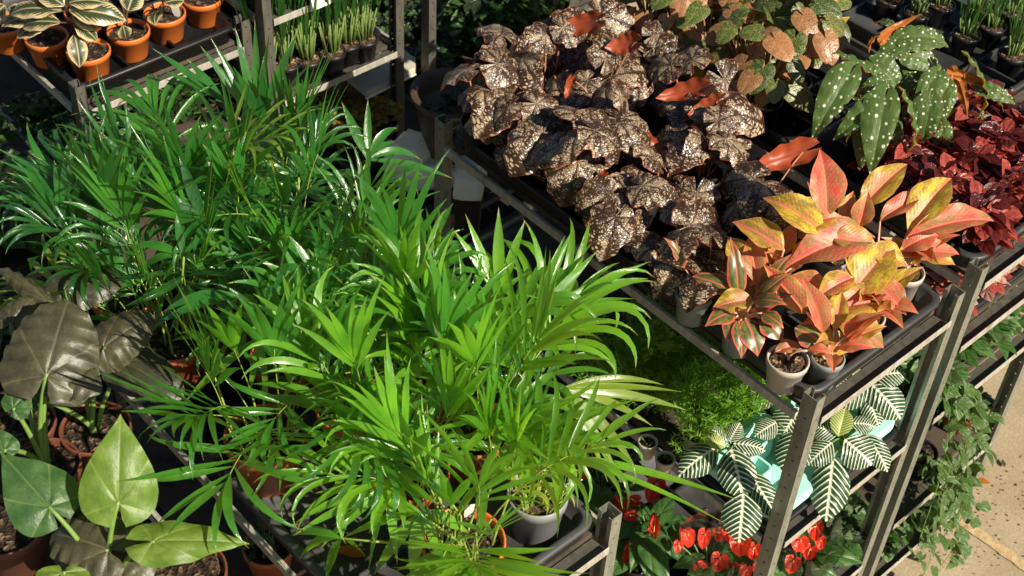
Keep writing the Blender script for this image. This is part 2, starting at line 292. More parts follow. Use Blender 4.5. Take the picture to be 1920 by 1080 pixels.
# ------------------------------------------------------------------ mesh helper
class M:
    def __init__(s): s.v, s.f, s.mi, s.uv, s.uw = [], [], [], [], []
    def add(s, vs, fs, mat=0, uv=None, uw=None):
        b = len(s.v); s.v += [tuple(p) for p in vs]
        s.uv += uv or [(.5, .5)]*len(vs); s.uw += uw or uv or [(.5, .5)]*len(vs)
        for f in fs: s.f.append(tuple(i+b for i in f)); s.mi.append(mat)
    def box(s, x0, x1, y0, y1, z0, z1, mat=0):
        s.add([(x0, y0, z0), (x1, y0, z0), (x1, y1, z0), (x0, y1, z0), (x0, y0, z1), (x1, y0, z1), (x1, y1, z1), (x0, y1, z1)],
              [(0, 3, 2, 1), (4, 5, 6, 7), (0, 1, 5, 4), (1, 2, 6, 5), (2, 3, 7, 6), (3, 0, 4, 7)], mat)
    def tube(s, pts, ra, rb=None, n=5, mat=0):
        rb = ra if rb is None else rb; pts = [V(p) for p in pts]; vs, m = [], len(pts)
        for i, p in enumerate(pts):
            d = (pts[min(i+1, m-1)]-pts[max(i-1, 0)]).normalized()
            a = d.cross(V((.31, .17, .93) if abs(d.z) < .9 else (1, .1, 0))).normalized(); b = d.cross(a); r = ra+(rb-ra)*i/(m-1)
            vs += [p+r*(math.cos(2*PI*k/n)*a+math.sin(2*PI*k/n)*b) for k in range(n)]
        fs = [(i*n+k, i*n+(k+1) % n, (i+1)*n+(k+1) % n, (i+1)*n+k) for i in range(m-1) for k in range(n)]
        fs += [tuple(range(n))[::-1], tuple((m-1)*n+k for k in range(n))]
        s.add(vs, fs, mat)
    def lathe(s, prof, n=28, mat=0, c=(0, 0, 0), sx=1., jit=0.):
        vs, fs, m = [], [], len(prof)
        for r, z in prof:
            vs += [(c[0]+r*sx*math.cos(2*PI*k/n), c[1]+r*math.sin(2*PI*k/n), c[2]+z) for k in range(n)]
        for i in range(m-1):
            fs += [(i*n+k, i*n+(k+1) % n, (i+1)*n+(k+1) % n, (i+1)*n+k) for k in range(n)]
        if prof[0][0] > 1e-4: fs.append(tuple(range(n))[::-1])
        s.add(vs, fs, mat)
    def loops(s, ls, mat=0, cap0=True, cap1=True):
        n = len(ls[0]); vs = [p for l in ls for p in l]
        fs = [(i*n+k, i*n+(k+1) % n, (i+1)*n+(k+1) % n, (i+1)*n+k) for i in range(len(ls)-1) for k in range(n)]
        if cap0: fs.append(tuple(range(n))[::-1])
        if cap1: fs.append(tuple((len(ls)-1)*n+k for k in range(n)))
        s.add(vs, fs, mat)
    def mesh(s, name, mats, smooth=True, weld=False):
        me = bpy.data.meshes.new(name); me.from_pydata(s.v, [], s.f)
        for m in ([mats] if isinstance(mats, str) else mats): me.materials.append(MAT[m])
        me.polygons.foreach_set('material_index', s.mi)
        a = me.uv_layers.new(name='flat'); b = me.uv_layers.new(name='edge'); fa, fb = [], []
        for l in me.loops: fa += s.uv[l.vertex_index]; fb += s.uw[l.vertex_index]
        a.data.foreach_set('uv', fa); b.data.foreach_set('uv', fb)
        if smooth: me.polygons.foreach_set('use_smooth', [True]*len(me.polygons))
        me.validate(); me.update(); return me
    def build(s, name, mats, parent=None, smooth=True, loc=None, bevel=0.):
        o = link(name, s.mesh(name, mats, smooth), parent, loc)
        if bevel:
            b = o.modifiers.new('bevel', 'BEVEL'); b.width = bevel; b.segments = 2; b.limit_method = 'ANGLE'
        return o


def link(name, me, parent=None, loc=None, mat=None):
    o = bpy.data.objects.new(name, me); col.objects.link(o)
    if parent: o.parent = parent
    if loc is not None: o.location = loc
    if mat is not None: o.matrix_local = mat
    return o
def tag(o, label, cat, group=None, kind=None):
    o['label'] = label; o['category'] = cat
    if group: o['group'] = group
    if kind: o['kind'] = kind
    return o
def thing(name, label, cat, loc, group=None, rz=0.):
    o = bpy.data.objects.new(name, None); col.objects.link(o); o.location = loc; o.rotation_euler[2] = rz
    o.empty_display_size = .05
    return tag(o, label, cat, group)
ORD = ['first', 'second', 'third', 'fourth', 'fifth', 'sixth', 'seventh', 'eighth', 'ninth']
def U(a, b): return rnd.uniform(a, b)


def rrect(x0, x1, y0, y1, r, z, k=5):
    P = []
    for cx, cy, a0 in ((x1-r, y1-r, 0), (x0+r, y1-r, 90), (x0+r, y0+r, 180), (x1-r, y0+r, 270)):
        P += [(cx+r*math.cos(math.radians(a0+90*i/k)), cy+r*math.sin(math.radians(a0+90*i/k)), z) for i in range(k+1)]
    return P


def tray(name, label, cat, x0, x1, y0, y1, z, mat='black_plastic', h=.055, cells=(3, 4), group=None, rz=0.):
    t = thing(name, label, cat, ((x0+x1)/2, (y0+y1)/2, z), group, rz)
    w, d = (x1-x0)/2, (y1-y0)/2; m = M(); L = lambda i, zz, r=.045: rrect(-w+i, w-i, -d+i, d-i, max(.008, r-i*.5), zz)
    m.loops([L(.012, .001), L(.004, h-.012), L(0, h-.012), L(0, h-.003), L(.003, h), L(.015, h), L(.019, h-.004), L(.026, .006)], cap1=True)
    m.build('shell', mat, t)
    g = M(); nx, ny = cells; iw, idp = w-.032, d-.032; zz = .0062
    for i in range(1, nx): g.box(-iw+2*iw*i/nx-.004, -iw+2*iw*i/nx+.004, -idp, idp, zz, zz+.024)
    for j in range(1, ny): g.box(-iw+.002, iw-.002, -idp+2*idp*j/ny-.004, -idp+2*idp*j/ny+.004, zz, zz+.0225)
    g.build('divider_grid', mat, t, False, bevel=.002)
    return t


# ------------------------------------------------------------------ trolleys
def post_mesh(h, sx, sy, mat='zinc'):
    """folded steel post, web on the outer side sx, open to the inside, a slot every 50 mm in web and flanges"""
    m = M(); wd, dp, th = .030, .040, .0022
    def strip(fixed, a0, a1, axis, ):
        q = (a1-a0)*.41
        def bx(p0, p1, z0, z1):
            if axis == 'y': m.box(min(fixed, fixed+th*-sx), max(fixed, fixed+th*-sx), p0, p1, z0, z1)
            else: m.box(p0, p1, min(fixed, fixed+th*-sy), max(fixed, fixed+th*-sy), z0, z1)
        bx(a0, a0+q, 0, h); bx(a1-q, a1, 0, h)
        z = .0
        while z < h:
            bx(a0+q, a1-q, z, min(h, z+.045)); z += .05
    wx = sx*wd/2
    strip(wx, -dp/2, dp/2, 'y')
    lo, hi = sorted((wx-sx*th, wx-sx*(wd)))
    sy_keep = sy
    for yy, s2 in ((dp/2, 1), (-dp/2, -1)):
        q = (hi-lo)*.41
        def bx(p0, p1, z0, z1, yy=yy, s2=s2): m.box(p0, p1, min(yy, yy-s2*th), max(yy, yy-s2*th), z0, z1)
        bx(lo, lo+q, 0, h); bx(hi-q, hi, 0, h); z = 0.
        while z < h: bx(lo+q, hi-q, z, min(h, z+.045)); z += .05
    for yy, s2 in ((dp/2, 1), (-dp/2, -1)):                       # return lips
        xl = wx-sx*wd; m.box(min(xl, xl+sx*th), max(xl, xl+sx*th), min(yy-s2*.010, yy-s2*(th)), max(yy-s2*.010, yy-s2*(th)), 0, h)
    return m.mesh('post', mat, False)
PM = {}
def trolley(label, x0, x1, y0, y1, top, shelves, tall=None, rail='zinc_rail', group='plant trolleys standing in rows'):
    t = thing('plant_trolley', label, 'plant trolley', ((x0+x1)/2, (y0+y1)/2, 0), group)
    w, d = (x1-x0)/2, (y1-y0)/2
    for k, (sx, sy) in enumerate(((-1, -1), (1, -1), (-1, 1), (1, 1))):
        h = top-.13
        if tall and k in tall: h = tall[k]-.13
        key = (round(h, 3), sx, sy, y0 > 1.9)
        if key not in PM: PM[key] = post_mesh(h, sx, sy, 'zinc_dark' if y0 > 1.9 else 'zinc')  # back-row posts take a darker zinc, their shade put into the colour
        link('post', PM[key], t, (sx*w, sy*d, .13))
    m = M(); a = .022
    for s in (-1, 1):
        m.box(-w, w, s*d-a/2, s*d+a/2, .10, .13); m.box(s*w-a/2, s*w+a/2, -d+a/2+.001, d-a/2-.001, .1005, .1295)
    m.build('base_frame', 'zinc_dark', t, False, bevel=.002)
    for sx in (-1, 1):
        for sy in (-1, 1):
            wm = M(); c = V((sx*(w-.04), sy*(d-.07), .048))
            wm.lathe([(0.001, -.014), (.04, -.014), (.047, -.008), (.047, .008), (.04, .014), (.001, .014)], 18)
            wm.v = [(c.x+z, c.y+x, c.z+y) for x, y, z in wm.v]
            wo = wm.build('wheel', 'black_plastic', t)
            fk = M(); fk.box(c.x-.022, c.x-.018, c.y-.018, c.y+.018, c.z-.005, .1); fk.box(c.x+.018, c.x+.022, c.y-.018, c.y+.018, c.z-.005, .1); fk.box(c.x-.0178, c.x+.0178, c.y-.02, c.y+.02, .094, .0995)
            fk.build('fork', 'zinc_dark', wo, False)
    for i, z in enumerate(shelves):
        m = M(); m.box(-w+.018, w-.018, -d+.024, d-.024, z-.014, z)
        sh = m.build('shelf', 'plywood', t, False, bevel=.0015)
        r = M(); q = .003
        r.box(-w+.017, w-.017, -d-.026, -d-.0235, z-.020, z+.003); r.box(-w+.017, w-.017, -d-.0234, -d+.0235, z-.0205, z-.0155, 1)
        r.box(-w+.017, w-.017, d+.0235, d+.026, z-.020, z+.003); r.box(-w+.017, w-.017, d-.0235, d+.0234, z-.0205, z-.0155, 1)
        for s in (-1, 1):
            e = s*w
            xs = sorted((e+s*.0165, e+s*.0190)); r.box(xs[0], xs[1], -d+.024, d-.024, z-.022, z+.004)
            xs = sorted((e+s*.0164, e-s*.0165)); r.box(xs[0], xs[1], -d+.024, d-.024, z-.0155, z-.0125) if False else None
            xs = sorted((e+s*.0163, e+s*.008)); r.box(xs[0], xs[1], -d+.024, d-.024, z+.0005, z+.0035)
        r.build('edge_rail', [rail, 'zinc_dark'], sh, False, bevel=.001)
    return t

GAPY = 1.30
R1 = trolley('trolley carrying the silver begonias and pink-leaved plants, shelf of zebra plants below', 0, .535, 0, GAPY, 1.45, (1.375, .905, .36))
R2 = trolley('trolley carrying the red-leaved plants and spotted begonias beside the paving', .617, 1.152, 0, GAPY, 1.49, (1.43, 1.205, .925, .455, .16))
PT = trolley('trolley carrying the potted palms', -1.13, -.585, .06, .06+GAPY, 1.45, (1.365, .92, .42))
LT = trolley('trolley of heart-leaved plants left of the palms', -1.83, -1.285, .12, .12+GAPY, 1.42, (1.355, .8))
T1 = trolley('back-row trolley with the orange pots of cream-striped plants', -.69, -.15, 2.05, 2.05+GAPY, 1.45, (1.365, 1.02, .5))
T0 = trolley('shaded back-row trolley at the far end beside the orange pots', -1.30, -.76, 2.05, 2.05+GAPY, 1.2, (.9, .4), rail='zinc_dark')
T2 = trolley('back-row trolley with the grass tufts and a yellow plant bed below', -.105, .385, 2.0, 2.0+GAPY, 1.95, (1.455, 1.155, .86, .3))
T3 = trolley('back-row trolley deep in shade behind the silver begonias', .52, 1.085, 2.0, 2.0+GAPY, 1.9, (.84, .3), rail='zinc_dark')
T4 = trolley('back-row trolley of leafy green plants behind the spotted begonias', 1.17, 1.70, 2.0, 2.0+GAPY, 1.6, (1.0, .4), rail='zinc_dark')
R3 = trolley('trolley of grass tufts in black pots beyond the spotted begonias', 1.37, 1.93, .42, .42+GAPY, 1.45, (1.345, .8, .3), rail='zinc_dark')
R4 = trolley('trolley with a bare pale shelf edge past the grass tufts', 2.01, 2.55, .5, .5+GAPY, 1.6, (1.33, .8))

# ------------------------------------------------------------------ ground
g = M(); S = 60; x_, y_ = 2, 2
g.add([(-S, -S, 0), (S, -S, 0), (S, S, 0), (-S, S, 0)], [(0, 1, 2, 3)])
tag(g.build('pavement', 'pavement', None, False), 'pale sandy concrete paving in the aisle', 'paving', kind='structure')
simple('ground_shade', (.028, .024, .020), .85, 0, .3, .5, 14., .6)
g = M(); g.add([(-30, .32, .004), (1.215, .32, .004), (1.215, 40, .004), (-30, 40, .004)], [(0, 1, 2, 3)])  # dark sheet that paints the shade between and under the trolleys
tag(g.build('ground_shade', 'ground_shade', None, False), 'dark sheet painting shade on the ground under the trolleys', 'ground', kind='structure')
a, b = at(1788, 968, 0), at(1935, 1072, 0); dr = (b-a).normalized(); pr = V((-dr.y, dr.x, 0)); m = M(); vs = []
for i in range(161):
    p = a-dr*.9+dr*(i*.015); vs += [p+pr*(.019+U(-.0025, .0025))+V((0, 0, .004)), p-pr*(.020+U(-.0025, .0025))+V((0, 0, .004))]
m.add(vs, [(2*i, 2*i+1, 2*i+3, 2*i+2) for i in range(160)])
tag(m.build('paving_joint', 'joint_sand', None, False), 'sandy ochre joint crossing the paving', 'paving joint', kind='structure')


# ------------------------------------------------------------------ leaves
def lerp_shape(pts):
    def f(t):
        for (a, x), (b, y) in zip(pts, pts[1:]):
            if t <= b:
                q = (t-a)/(b-a) if b > a else 0; q = q*q*(3-2*q) if False else q; return x+(y-x)*q
        return pts[-1][1]
    return f
def leafmesh(name, mats, hw, t0=0., inner=None, arch=.08, fold=.15, droop=0., amp=0., freq=5., n=14, k=4, tip=0., two=False, twist=0., asym=0., seed=0):
    rr = random.Random(seed); m = M(); inner = inner or (lambda t: 0.)
    layers = (0, 1) if two else (0,)
    for ly in layers:
        for sd in (-1, 1):
            ph = rr.uniform(0, 6) if ly == 0 else ph_keep[sd]
            if ly == 0:
                if sd == -1: ph_keep = {}
                ph_keep[sd] = ph
            vs, uv, uw = [], [], []
            for i in range(n+1):
                t = t0+(1-t0)*i/n
                h = hw(t)*(1+asym*sd); inn = inner(t)
                for j in range(k+1):
                    s = j/k; x = sd*(inn+(max(h, inn)-inn)*s); v = (t-t0)/(1-t0)
                    z = arch*4*t*(1-t)+fold*abs(x)-droop*x*x*4+amp*math.sin(freq*2*PI*t+ph)*s**1.6*min(1, 4*(1-t)+.1)-tip*max(0, t-.55)**2+twist*x*t
                    vs.append((x, t, z-.010*ly)); uv.append((x+.5, v)); uw.append((.5+.5*sd*s, v))
            fs = []
            for i in range(n):
                for j in range(k):
                    q = (i*(k+1)+j, i*(k+1)+j+1, (i+1)*(k+1)+j+1, (i+1)*(k+1)+j)
                    fs.append(q if (sd == 1) != (ly == 1) else q[::-1])
            m.add(vs, fs, ly, uv, uw)
    return m.mesh(name, mats)

def sinp(a, b=1.): return lambda t: .5*max(0, math.sin(PI*min(1, max(0, t))**a))**b
ovate = lerp_shape([(0, .02), (.06, .18), (.15, .34), (.28, .47), (.4, .5), (.55, .45), (.7, .33), (.84, .18), (.94, .06), (1, .004)])
lance = lerp_shape([(0, .02), (.1, .2), (.25, .4), (.42, .5), (.6, .44), (.75, .30), (.88, .14), (1, .003)])
elli = lerp_shape([(0, .05), (.08, .22), (.2, .39), (.35, .49), (.5, .5), (.65, .46), (.8, .34), (.92, .16), (1, .01)])
def cordate(t):
    return lerp_shape([(-.3, .10), (-.27, .24), (-.2, .37), (-.1, .46), (0, .49), (.1, .5), (.25, .475), (.4, .41), (.55, .32), (.7, .215), (.82, .125), (.9, .06), (.96, .022), (1, .003)])(t)
def cord_in(t): return lerp_shape([(-.3, .10), (-.2, .05), (-.1, .03), (0, 0), (1, 0)])(t)
def rounded(t):
    return lerp_shape([(-.32, .12), (-.29, .27), (-.2, .40), (-.08, .48), (.08, .5), (.25, .485), (.4, .45), (.55, .415), (.7, .35), (.83, .255), (.93, .15), (.985, .05), (1, .005)])(t)
def lobed(t):
    t = t
    b = lerp_shape([(-.3, .12), (-.26, .27), (-.18, .38), (-.05, .47), (.1, .5), (.25, .49), (.42, .46), (.6, .39), (.76, .29), (.9, .16), (.97, .07), (1, .01)])(t)
    return b*(1+.085*math.sin(t*17+1))
def wing(t):
    return lerp_shape([(-.2, .08), (-.17, .2), (-.08, .36), (.03, .46), (.15, .5), (.3, .47), (.5, .39), (.7, .26), (.86, .13), (1, .006)])(t)

LM = {
    'begonia': [leafmesh('leaf', ['silver_begonia_leaf', 'begonia_underside'], lobed, -.3, cord_in, .13, .04+.05*i, .12+.04*i, .034, 2.2+.4*i, 22, 7, .4, True, seed=i, asym=.08*(-1)**i) for i in range(5)],
    'jewel': [leafmesh('leaf', 'jewel_leaf', rounded, -.32, cord_in, .05, .12, .12, .015, 3, 14, 5, .2, seed=i) for i in range(3)],
    'dotted': [leafmesh('leaf', ['dotted_leaf', 'wing_underside'], wing, -.2, cord_in, .14, .2, .1, .035, 4.5, 18, 5, .35, True, seed=i, asym=.14*(-1)**i) for i in range(3)],
    'pink': [leafmesh('leaf', 'pink_leaf', ovate if i == 0 else lance, 0, None, .07+.03*i, .42, .10, .022, 2.5, 16, 5, .15, seed=i) for i in range(4)],
    'youngpink': [leafmesh('leaf', 'young_pink_leaf', ovate, 0, None, .12, .15, .1, .02, 3, 12, 4, .3, seed=i) for i in range(2)],
    'zebra': [leafmesh('leaf', 'zebra_leaf', elli, 0, None, .10+.03*i, .16, .2, .012, 9, 18, 6, .3, seed=i) for i in range(3)],
    'youngzebra': [leafmesh('leaf', 'young_zebra_leaf', elli, 0, None, .1, .3, .1, .012, 9, 14, 5, .2, seed=i) for i in range(2)],
    'calathea': [leafmesh('leaf', 'striped_calathea_leaf', elli, 0, None, .10, .2, .12, .02, 3, 14, 4, .35, seed=i) for i in range(3)],
    'heart': [leafmesh('leaf', 'heart_leaf', cordate, -.3, cord_in, .06, .12, .16, .028, 2.5, 26, 7, .1, seed=i) for i in range(2)],
    'darkheart': [leafmesh('leaf', 'dark_heart_leaf', cordate, -.3, cord_in, .05, .1, .14, .02, 2.5, 22, 7, .1, seed=i) for i in range(2)],
    'dusty': [leafmesh('leaf', 'dusty_leaf', rounded, -.32, cord_in, .10, .06, .26, .07, 5.2, 24, 8, .2, seed=i) for i in range(3)],
    'brownheart': [leafmesh('leaf', 'brown_heart_leaf', rounded, -.32, cord_in, .07, .08, .16, .03, 3.2, 20, 7, .2, seed=i) for i in range(2)],
    'spathe': [leafmesh('spathe', 'red_spathe', rounded, -.32, cord_in, -.03, .12, -.12, .012, 2, 14, 5, -.2, seed=i) for i in range(2)],
    'green': [leafmesh('leaf', 'green_plant_leaf', cordate, -.3, cord_in, .08, .15, .1, .015, 2, 12, 4, .2, seed=i) for i in range(2)],
    'cream': [leafmesh('leaf', 'cream_green_leaf', cordate, -.3, cord_in, .08, .15, .1, .015, 2, 12, 4, .2, seed=i) for i in range(2)],
    'rosy': [leafmesh('leaf', 'rosy_leaf', ovate, 0, None, .1, .15, .1, .02, 3, 10, 4, .2, seed=i) for i in range(2)],
}
def put_leaf(par, kind, base, tip, wd, nrm, name='leaf'):
    base, tip = V(base), V(tip); Y = tip-base; L = Y.length; y = Y/L
    z = (V(nrm)-y*V(nrm).dot(y))
    z = z.normalized() if z.length > 1e-3 else y.orthogonal().normalized()
    x = y.cross(z); b = base-par.location
    mt = Matrix(((x.x*wd, y.x*L, z.x*L, b.x), (x.y*wd, y.y*L, z.y*L, b.y), (x.z*wd, y.z*L, z.z*L, b.z), (0, 0, 0, 1)))
    return link(name, rnd.choice(LM[kind]), par, mat=mt)
def bez(a, b, c, n=6): return [a*(1-t)**2+b*2*t*(1-t)+c*t*t for t in [i/n for i in range(n+1)]]
def tocam(p): return (CAM-V(p)).normalized()


# ------------------------------------------------------------------ pots
POTS = {}
def pot(par, r, h, mat, soil='potting_soil', rb=.74, fill=.86, lip=.004, n=30):
    key = (round(r, 3), round(h, 3), mat)
    if key not in POTS:
        m = M(); m.lathe([(r*rb-.004, 0), (r*rb, .003), (r-lip*1.2, h*.80), (r-.001, h*.81), (r, h-.003), (r-.0015, h), (r-.004, h), (r-.0055, h-.004), (r-lip-.006, h*.78), (r*rb-.004, .006), (.001, .006)], n)
        POTS[key] = m.mesh('pot', mat)
    link('pot', POTS[key], par)
    rs = (r-.0075)*(1 if fill > .8 else .97); key = (round(rs, 3), soil)
    if key not in POTS:
        m = M(); q = random.Random(3); vs = [(0, 0, .006)]; nr, na = 7, 26
        for i in range(1, nr+1):
            for k in range(na): 
                rr = rs*i/nr; vs.append((rr*math.cos(2*PI*k/na), rr*math.sin(2*PI*k/na), (.004 if i < nr else -.001)+q.uniform(-.003, .003)))
        fs = [(0, 1+k, 1+(k+1) % na) for k in range(na)]
        for i in range(nr-1): fs += [(1+i*na+k, 1+(i+1)*na+k, 1+(i+1)*na+(k+1) % na, 1+i*na+(k+1) % na) for k in range(na)]
        m.add(vs, fs); POTS[key] = m.mesh('soil', soil)
    link('soil', POTS[key], par, (0, 0, h*fill))
    return h*fill
def card(par_label, p, mat, w=.03, h=.055, lean=.3, cat='plant tag', rz=None, name='plant_tag'):
    rz = U(-1, 1) if rz is None else rz
    t = thing(name, par_label, cat, p); t.rotation_euler = (lean, 0, rz)
    m = M(); m.box(-w/2, w/2, -.0006, .0006, 0, h); m.build('plate', mat, t, False)
    m = M(); m.add([(-w/4, -.0005, -.05), (w/4, -.0005, -.05), (w/2.2, -.0005, 0), (-w/2.2, -.0005, 0), (-w/4, .0005, -.05), (w/4, .0005, -.05), (w/2.2, .0005, 0), (-w/2.2, .0005, 0)],
                   [(0, 1, 2, 3), (7, 6, 5, 4), (0, 4, 5, 1), (1, 5, 6, 2), (3, 2, 6, 7), (0, 3, 7, 4)]); m.build('spike', mat, t, False)
    return t


# ------------------------------------------------------------------ palms
def blade(m, p, d, nrm, L, W, droop, rows=7, fold=.25, mat=0, shape=lance, twist=0., grav=V((0, 0, -1))):
    d = d.normalized(); vs, uv, uw = [], [], []; st = L/rows; p = V(p); n0 = V(nrm)
    for i in range(rows+1):
        t = i/rows
        wv = d.cross(n0)
        wv = wv.normalized() if wv.length > 1e-4 else d.orthogonal().normalized()
        up = wv.cross(d); h = shape(t)*W
        if twist: wv = wv*math.cos(twist*t)+up*math.sin(twist*t); up = wv.cross(d)
        vs += [p-wv*h+up*h*fold, V(p), p+wv*h+up*h*fold]; uv += [(.5-shape(t), t), (.5, t), (.5+shape(t), t)]; uw += [(0, t), (.5, t), (1, t)]
        p = p+d*st; d = (d+grav*droop*(t**1.2)*(2.2/rows)).normalized()
    fs = []
    for i in range(rows): a = i*3; fs += [(a, a+1, a+4, a+3), (a+1, a+2, a+5, a+4)]
    m.add(vs, fs, mat, uv, uw)

def frond(seed, pairs, rach, pet, ll, lw, droop, spread, bend):
    q = random.Random(seed); m = M(); n = 9; pts = [V((0, 0, 0))]; a = 0.; tot = pet+rach; T = []
    for i in range(n):
        a += bend/n*(.4+1.2*i/n); d = V((0, math.sin(a), math.cos(a))); T.append(d); pts.append(pts[-1]+d*(tot/n))
    m.tube(pts, .0024, .0010, 5, 1)
    def on(s):
        f = s*n; i = min(n-1, int(f)); return pts[i].lerp(pts[i+1], f-i), T[i]
    for k in range(pairs+1):
        u = k/pairs; s = (pet+rach*u)/tot; p, d = on(min(1., s)); ang = math.radians(spread*(1-u)+14*u)
        for sd in (-1, 1):
            g = ang*q.uniform(.8, 1.2); nb = V((sd, 0, 0)); upv = nb.cross(d)*sd
            dd = d*math.cos(g)+nb*math.sin(g)+upv*q.uniform(-.05, .3)+V((0, 0, q.uniform(.1, .45)))
            L = 1.12*ll*(.72+.45*math.sin(PI*min(1, .18+u*.72)))*q.uniform(.85, 1.12)
            blade(m, p, dd, (upv+V((0, -.2, .3))).normalized(), L, 0.92*lw*q.uniform(.85, 1.2), droop*1.9*q.uniform(.45, 1.5), 10, .3, 0, lance, q.uniform(-.35, .35))
    return m.mesh('frond', ['palm_leaf', 'palm_stalk'])
FR = [frond(i, *a) for i, a in enumerate([
    (5, .11, .16, .20, .021, 1.5, 78, .75), (6, .14, .18, .20, .019, 1.2, 70, .9), (4, .08, .14, .21, .024, 1.7, 80, .8), (5, .12, .20, .19, .022, .9, 60, .6),
    (6, .16, .20, .21, .018, 1.4, 72, 1.0), (4, .06, .16, .22, .023, 1.9, 85, 1.1), (3, .05, .12, .22, .027, .8, 48, .4), (5, .10, .15, .23, .020, 1.3, 66, .7)])]
FU = [frond(40+i, *a) for i, a in enumerate([(4, .07, .18, .22, .022, .45, 42, .25), (3, .05, .20, .21, .024, .35, 34, .2), (5, .11, .16, .23, .020, .6, 50, .3), (1, .01, .20, .19, .028, .35, 20, .15)])]
FS = [frond(60+i, *a) for i, a in enumerate([(2, .03, .05, .15, .020, 1.4, 70, .8), (3, .05, .06, .14, .018, 1.2, 75, .8), (1, .01, .06, .15, .030, 1.3, 40, .7)])]

def sun_shade_tint(f, y):
    k = y+rnd.gauss(0, .17); n_ = 'palm_leaf_yellow' if rnd.random() < .045 else 'palm_leaf_sunlit' if k < .52 else 'palm_leaf' if k < .88 else 'palm_leaf_shaded'  # front fronds coloured as sunlit, rear ones as shaded; a few really yellow
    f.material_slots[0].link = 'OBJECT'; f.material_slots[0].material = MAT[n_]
def palm(label, x, y, potmat, r, nf, high=1., soil='dark_soil', hp=.135, up=.24, mid=.72):
    z0 = 1.3725
    t = thing('potted_palm', label, 'potted palm', (x, y, z0), 'potted palms crowded on one trolley')
    zs = pot(t, r, hp, potmat, soil, fill=.84)
    m = M(); tops = []
    for i in range(17):
        a, rr = U(0, 2*PI), r*.72*math.sqrt(U(0, 1)); b = V((rr*math.cos(a), rr*math.sin(a), zs-.01)); h = U(.06, .19)*high
        tp = b+V((U(-.25, .25)*h+.35*b.x, U(-.25, .25)*h+.35*b.y, h)); m.tube(bez(b, b.lerp(tp, .5)+V((0, 0, .01)), tp, 4), .0030, .0019, 5); tops.append(tp)
    m.build('stem', 'palm_stalk', t)
    for i in range(nf):
        tp = tops[i % len(tops)]; out = math.atan2(tp.y, tp.x)
        k = U(0, 1)
        if i < nf*up: fm, tilt, sc = rnd.choice(FU), abs(rnd.gauss(0, .22)), U(.62, .86)*high
        elif i < nf*mid: fm, tilt, sc = rnd.choice(FR), U(.25, 1.0), U(.6, .86)*high
        else: fm, tilt, sc = rnd.choice(FS), U(.5, 1.25), U(.65, .95)
        zb = tp if i < nf*mid else tp*.85
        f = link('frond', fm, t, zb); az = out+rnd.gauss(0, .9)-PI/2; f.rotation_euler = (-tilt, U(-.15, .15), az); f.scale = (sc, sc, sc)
        sun_shade_tint(f, y)
    PALMS.append(t); return t
PALMS = []

palm('palm in the small grey pot at the front corner beside the bare post', -.695, .165, 'grey_pot', .064, 5, .62, 'potting_soil', .125, 1., 1.)
palm('palm in the orange pot at the front edge, showing dark soil', -.893, .165, 'bright_orange_pot', .084, 22, .95, up=.4, mid=.8)
palm('palm alone at the tray edge in a terracotta pot, bare stems showing', -1.035, .635, 'terracotta_pot', .086, 14, 1.05, up=.5, mid=1.)
rows_ = [(.375, (-.685, -.86)), (.585, (-.675, -.845)), (.79, (-.70, -.87)), (.995, (-.68, -.86, -1.03)), (1.20, (-.685, -.865, -1.04))]
for j, (y, xs) in enumerate(rows_):
    for i, x in enumerate(xs):
        side = ['begonia side', 'in the middle' if len(xs) == 3 else 'heart-leaf side', 'heart-leaf side'][i]
        palm('terracotta-potted palm, %s row from the front, %s' % (ORD[j+1], side), x+U(-.008, .008), y+U(-.008, .008), 'terracotta_pot', .084, (15, 13, 9, 14, 15)[j], (1.06, 1.0, .82, .95, 1.02)[j])
def arc_blade(m, a, b, lift, W, side, rows=9, twist=.0):
    c = (a+b)/2+V((0, 0, lift)); vs, uv, uw = [], [], []
    for i in range(rows+1):
        t = i/rows; p = a*(1-t)**2+c*2*t*(1-t)+b*t*t; d = ((c-a)*(1-t)+(b-c)*t).normalized(); up = (tocam(p)*.6+V((0, 0, .6))+side).normalized()
        wv = d.cross(up).normalized(); up = wv.cross(d); wv = wv*math.cos(twist*t)+up*math.sin(twist*t); h = lance(max(.04, t) if t < 1 else 1)*W
        vs += [p-wv*h+up*h*.28, p, p+wv*h+up*h*.28]; uv += [(.5-lance(t), t), (.5, t), (.5+lance(t), t)]; uw += [(0, t), (.5, t), (1, t)]
    m.add(vs, [f for i in range(rows) for f in ((i*3, i*3+1, i*3+4, i*3+3), (i*3+1, i*3+2, i*3+5, i*3+4))], 0, uv, uw)
def spray(hub, tips, W=17):
    h = at(*hub); o = min(PALMS, key=lambda q: (q.location-h).xy.length+ (0 if q.location.y > h.y-.3 else .2)); m = M(); c = V(o.location)
    for tpx in tips:
        b = at(*tpx[:3]); w_ = wid(W*(tpx[3] if len(tpx) > 3 else 1), b); arc_blade(m, h-c, b-c, U(.015, .06)*(1 if b.z < h.z+.05 else .2), w_*U(.9, 1.15), V((U(-.4, .4), U(-.4, .4), 0)), twist=U(-.3, .3))
    m.tube(bez(V((0, 0, .12)), (h-c)*.5+V((0, 0, .05)), h-c, 6), .0036, .0022, 5, 1); f = m.build('frond', ['palm_leaf', 'palm_stalk'], o)
    sun_shade_tint(f, o.location.y)
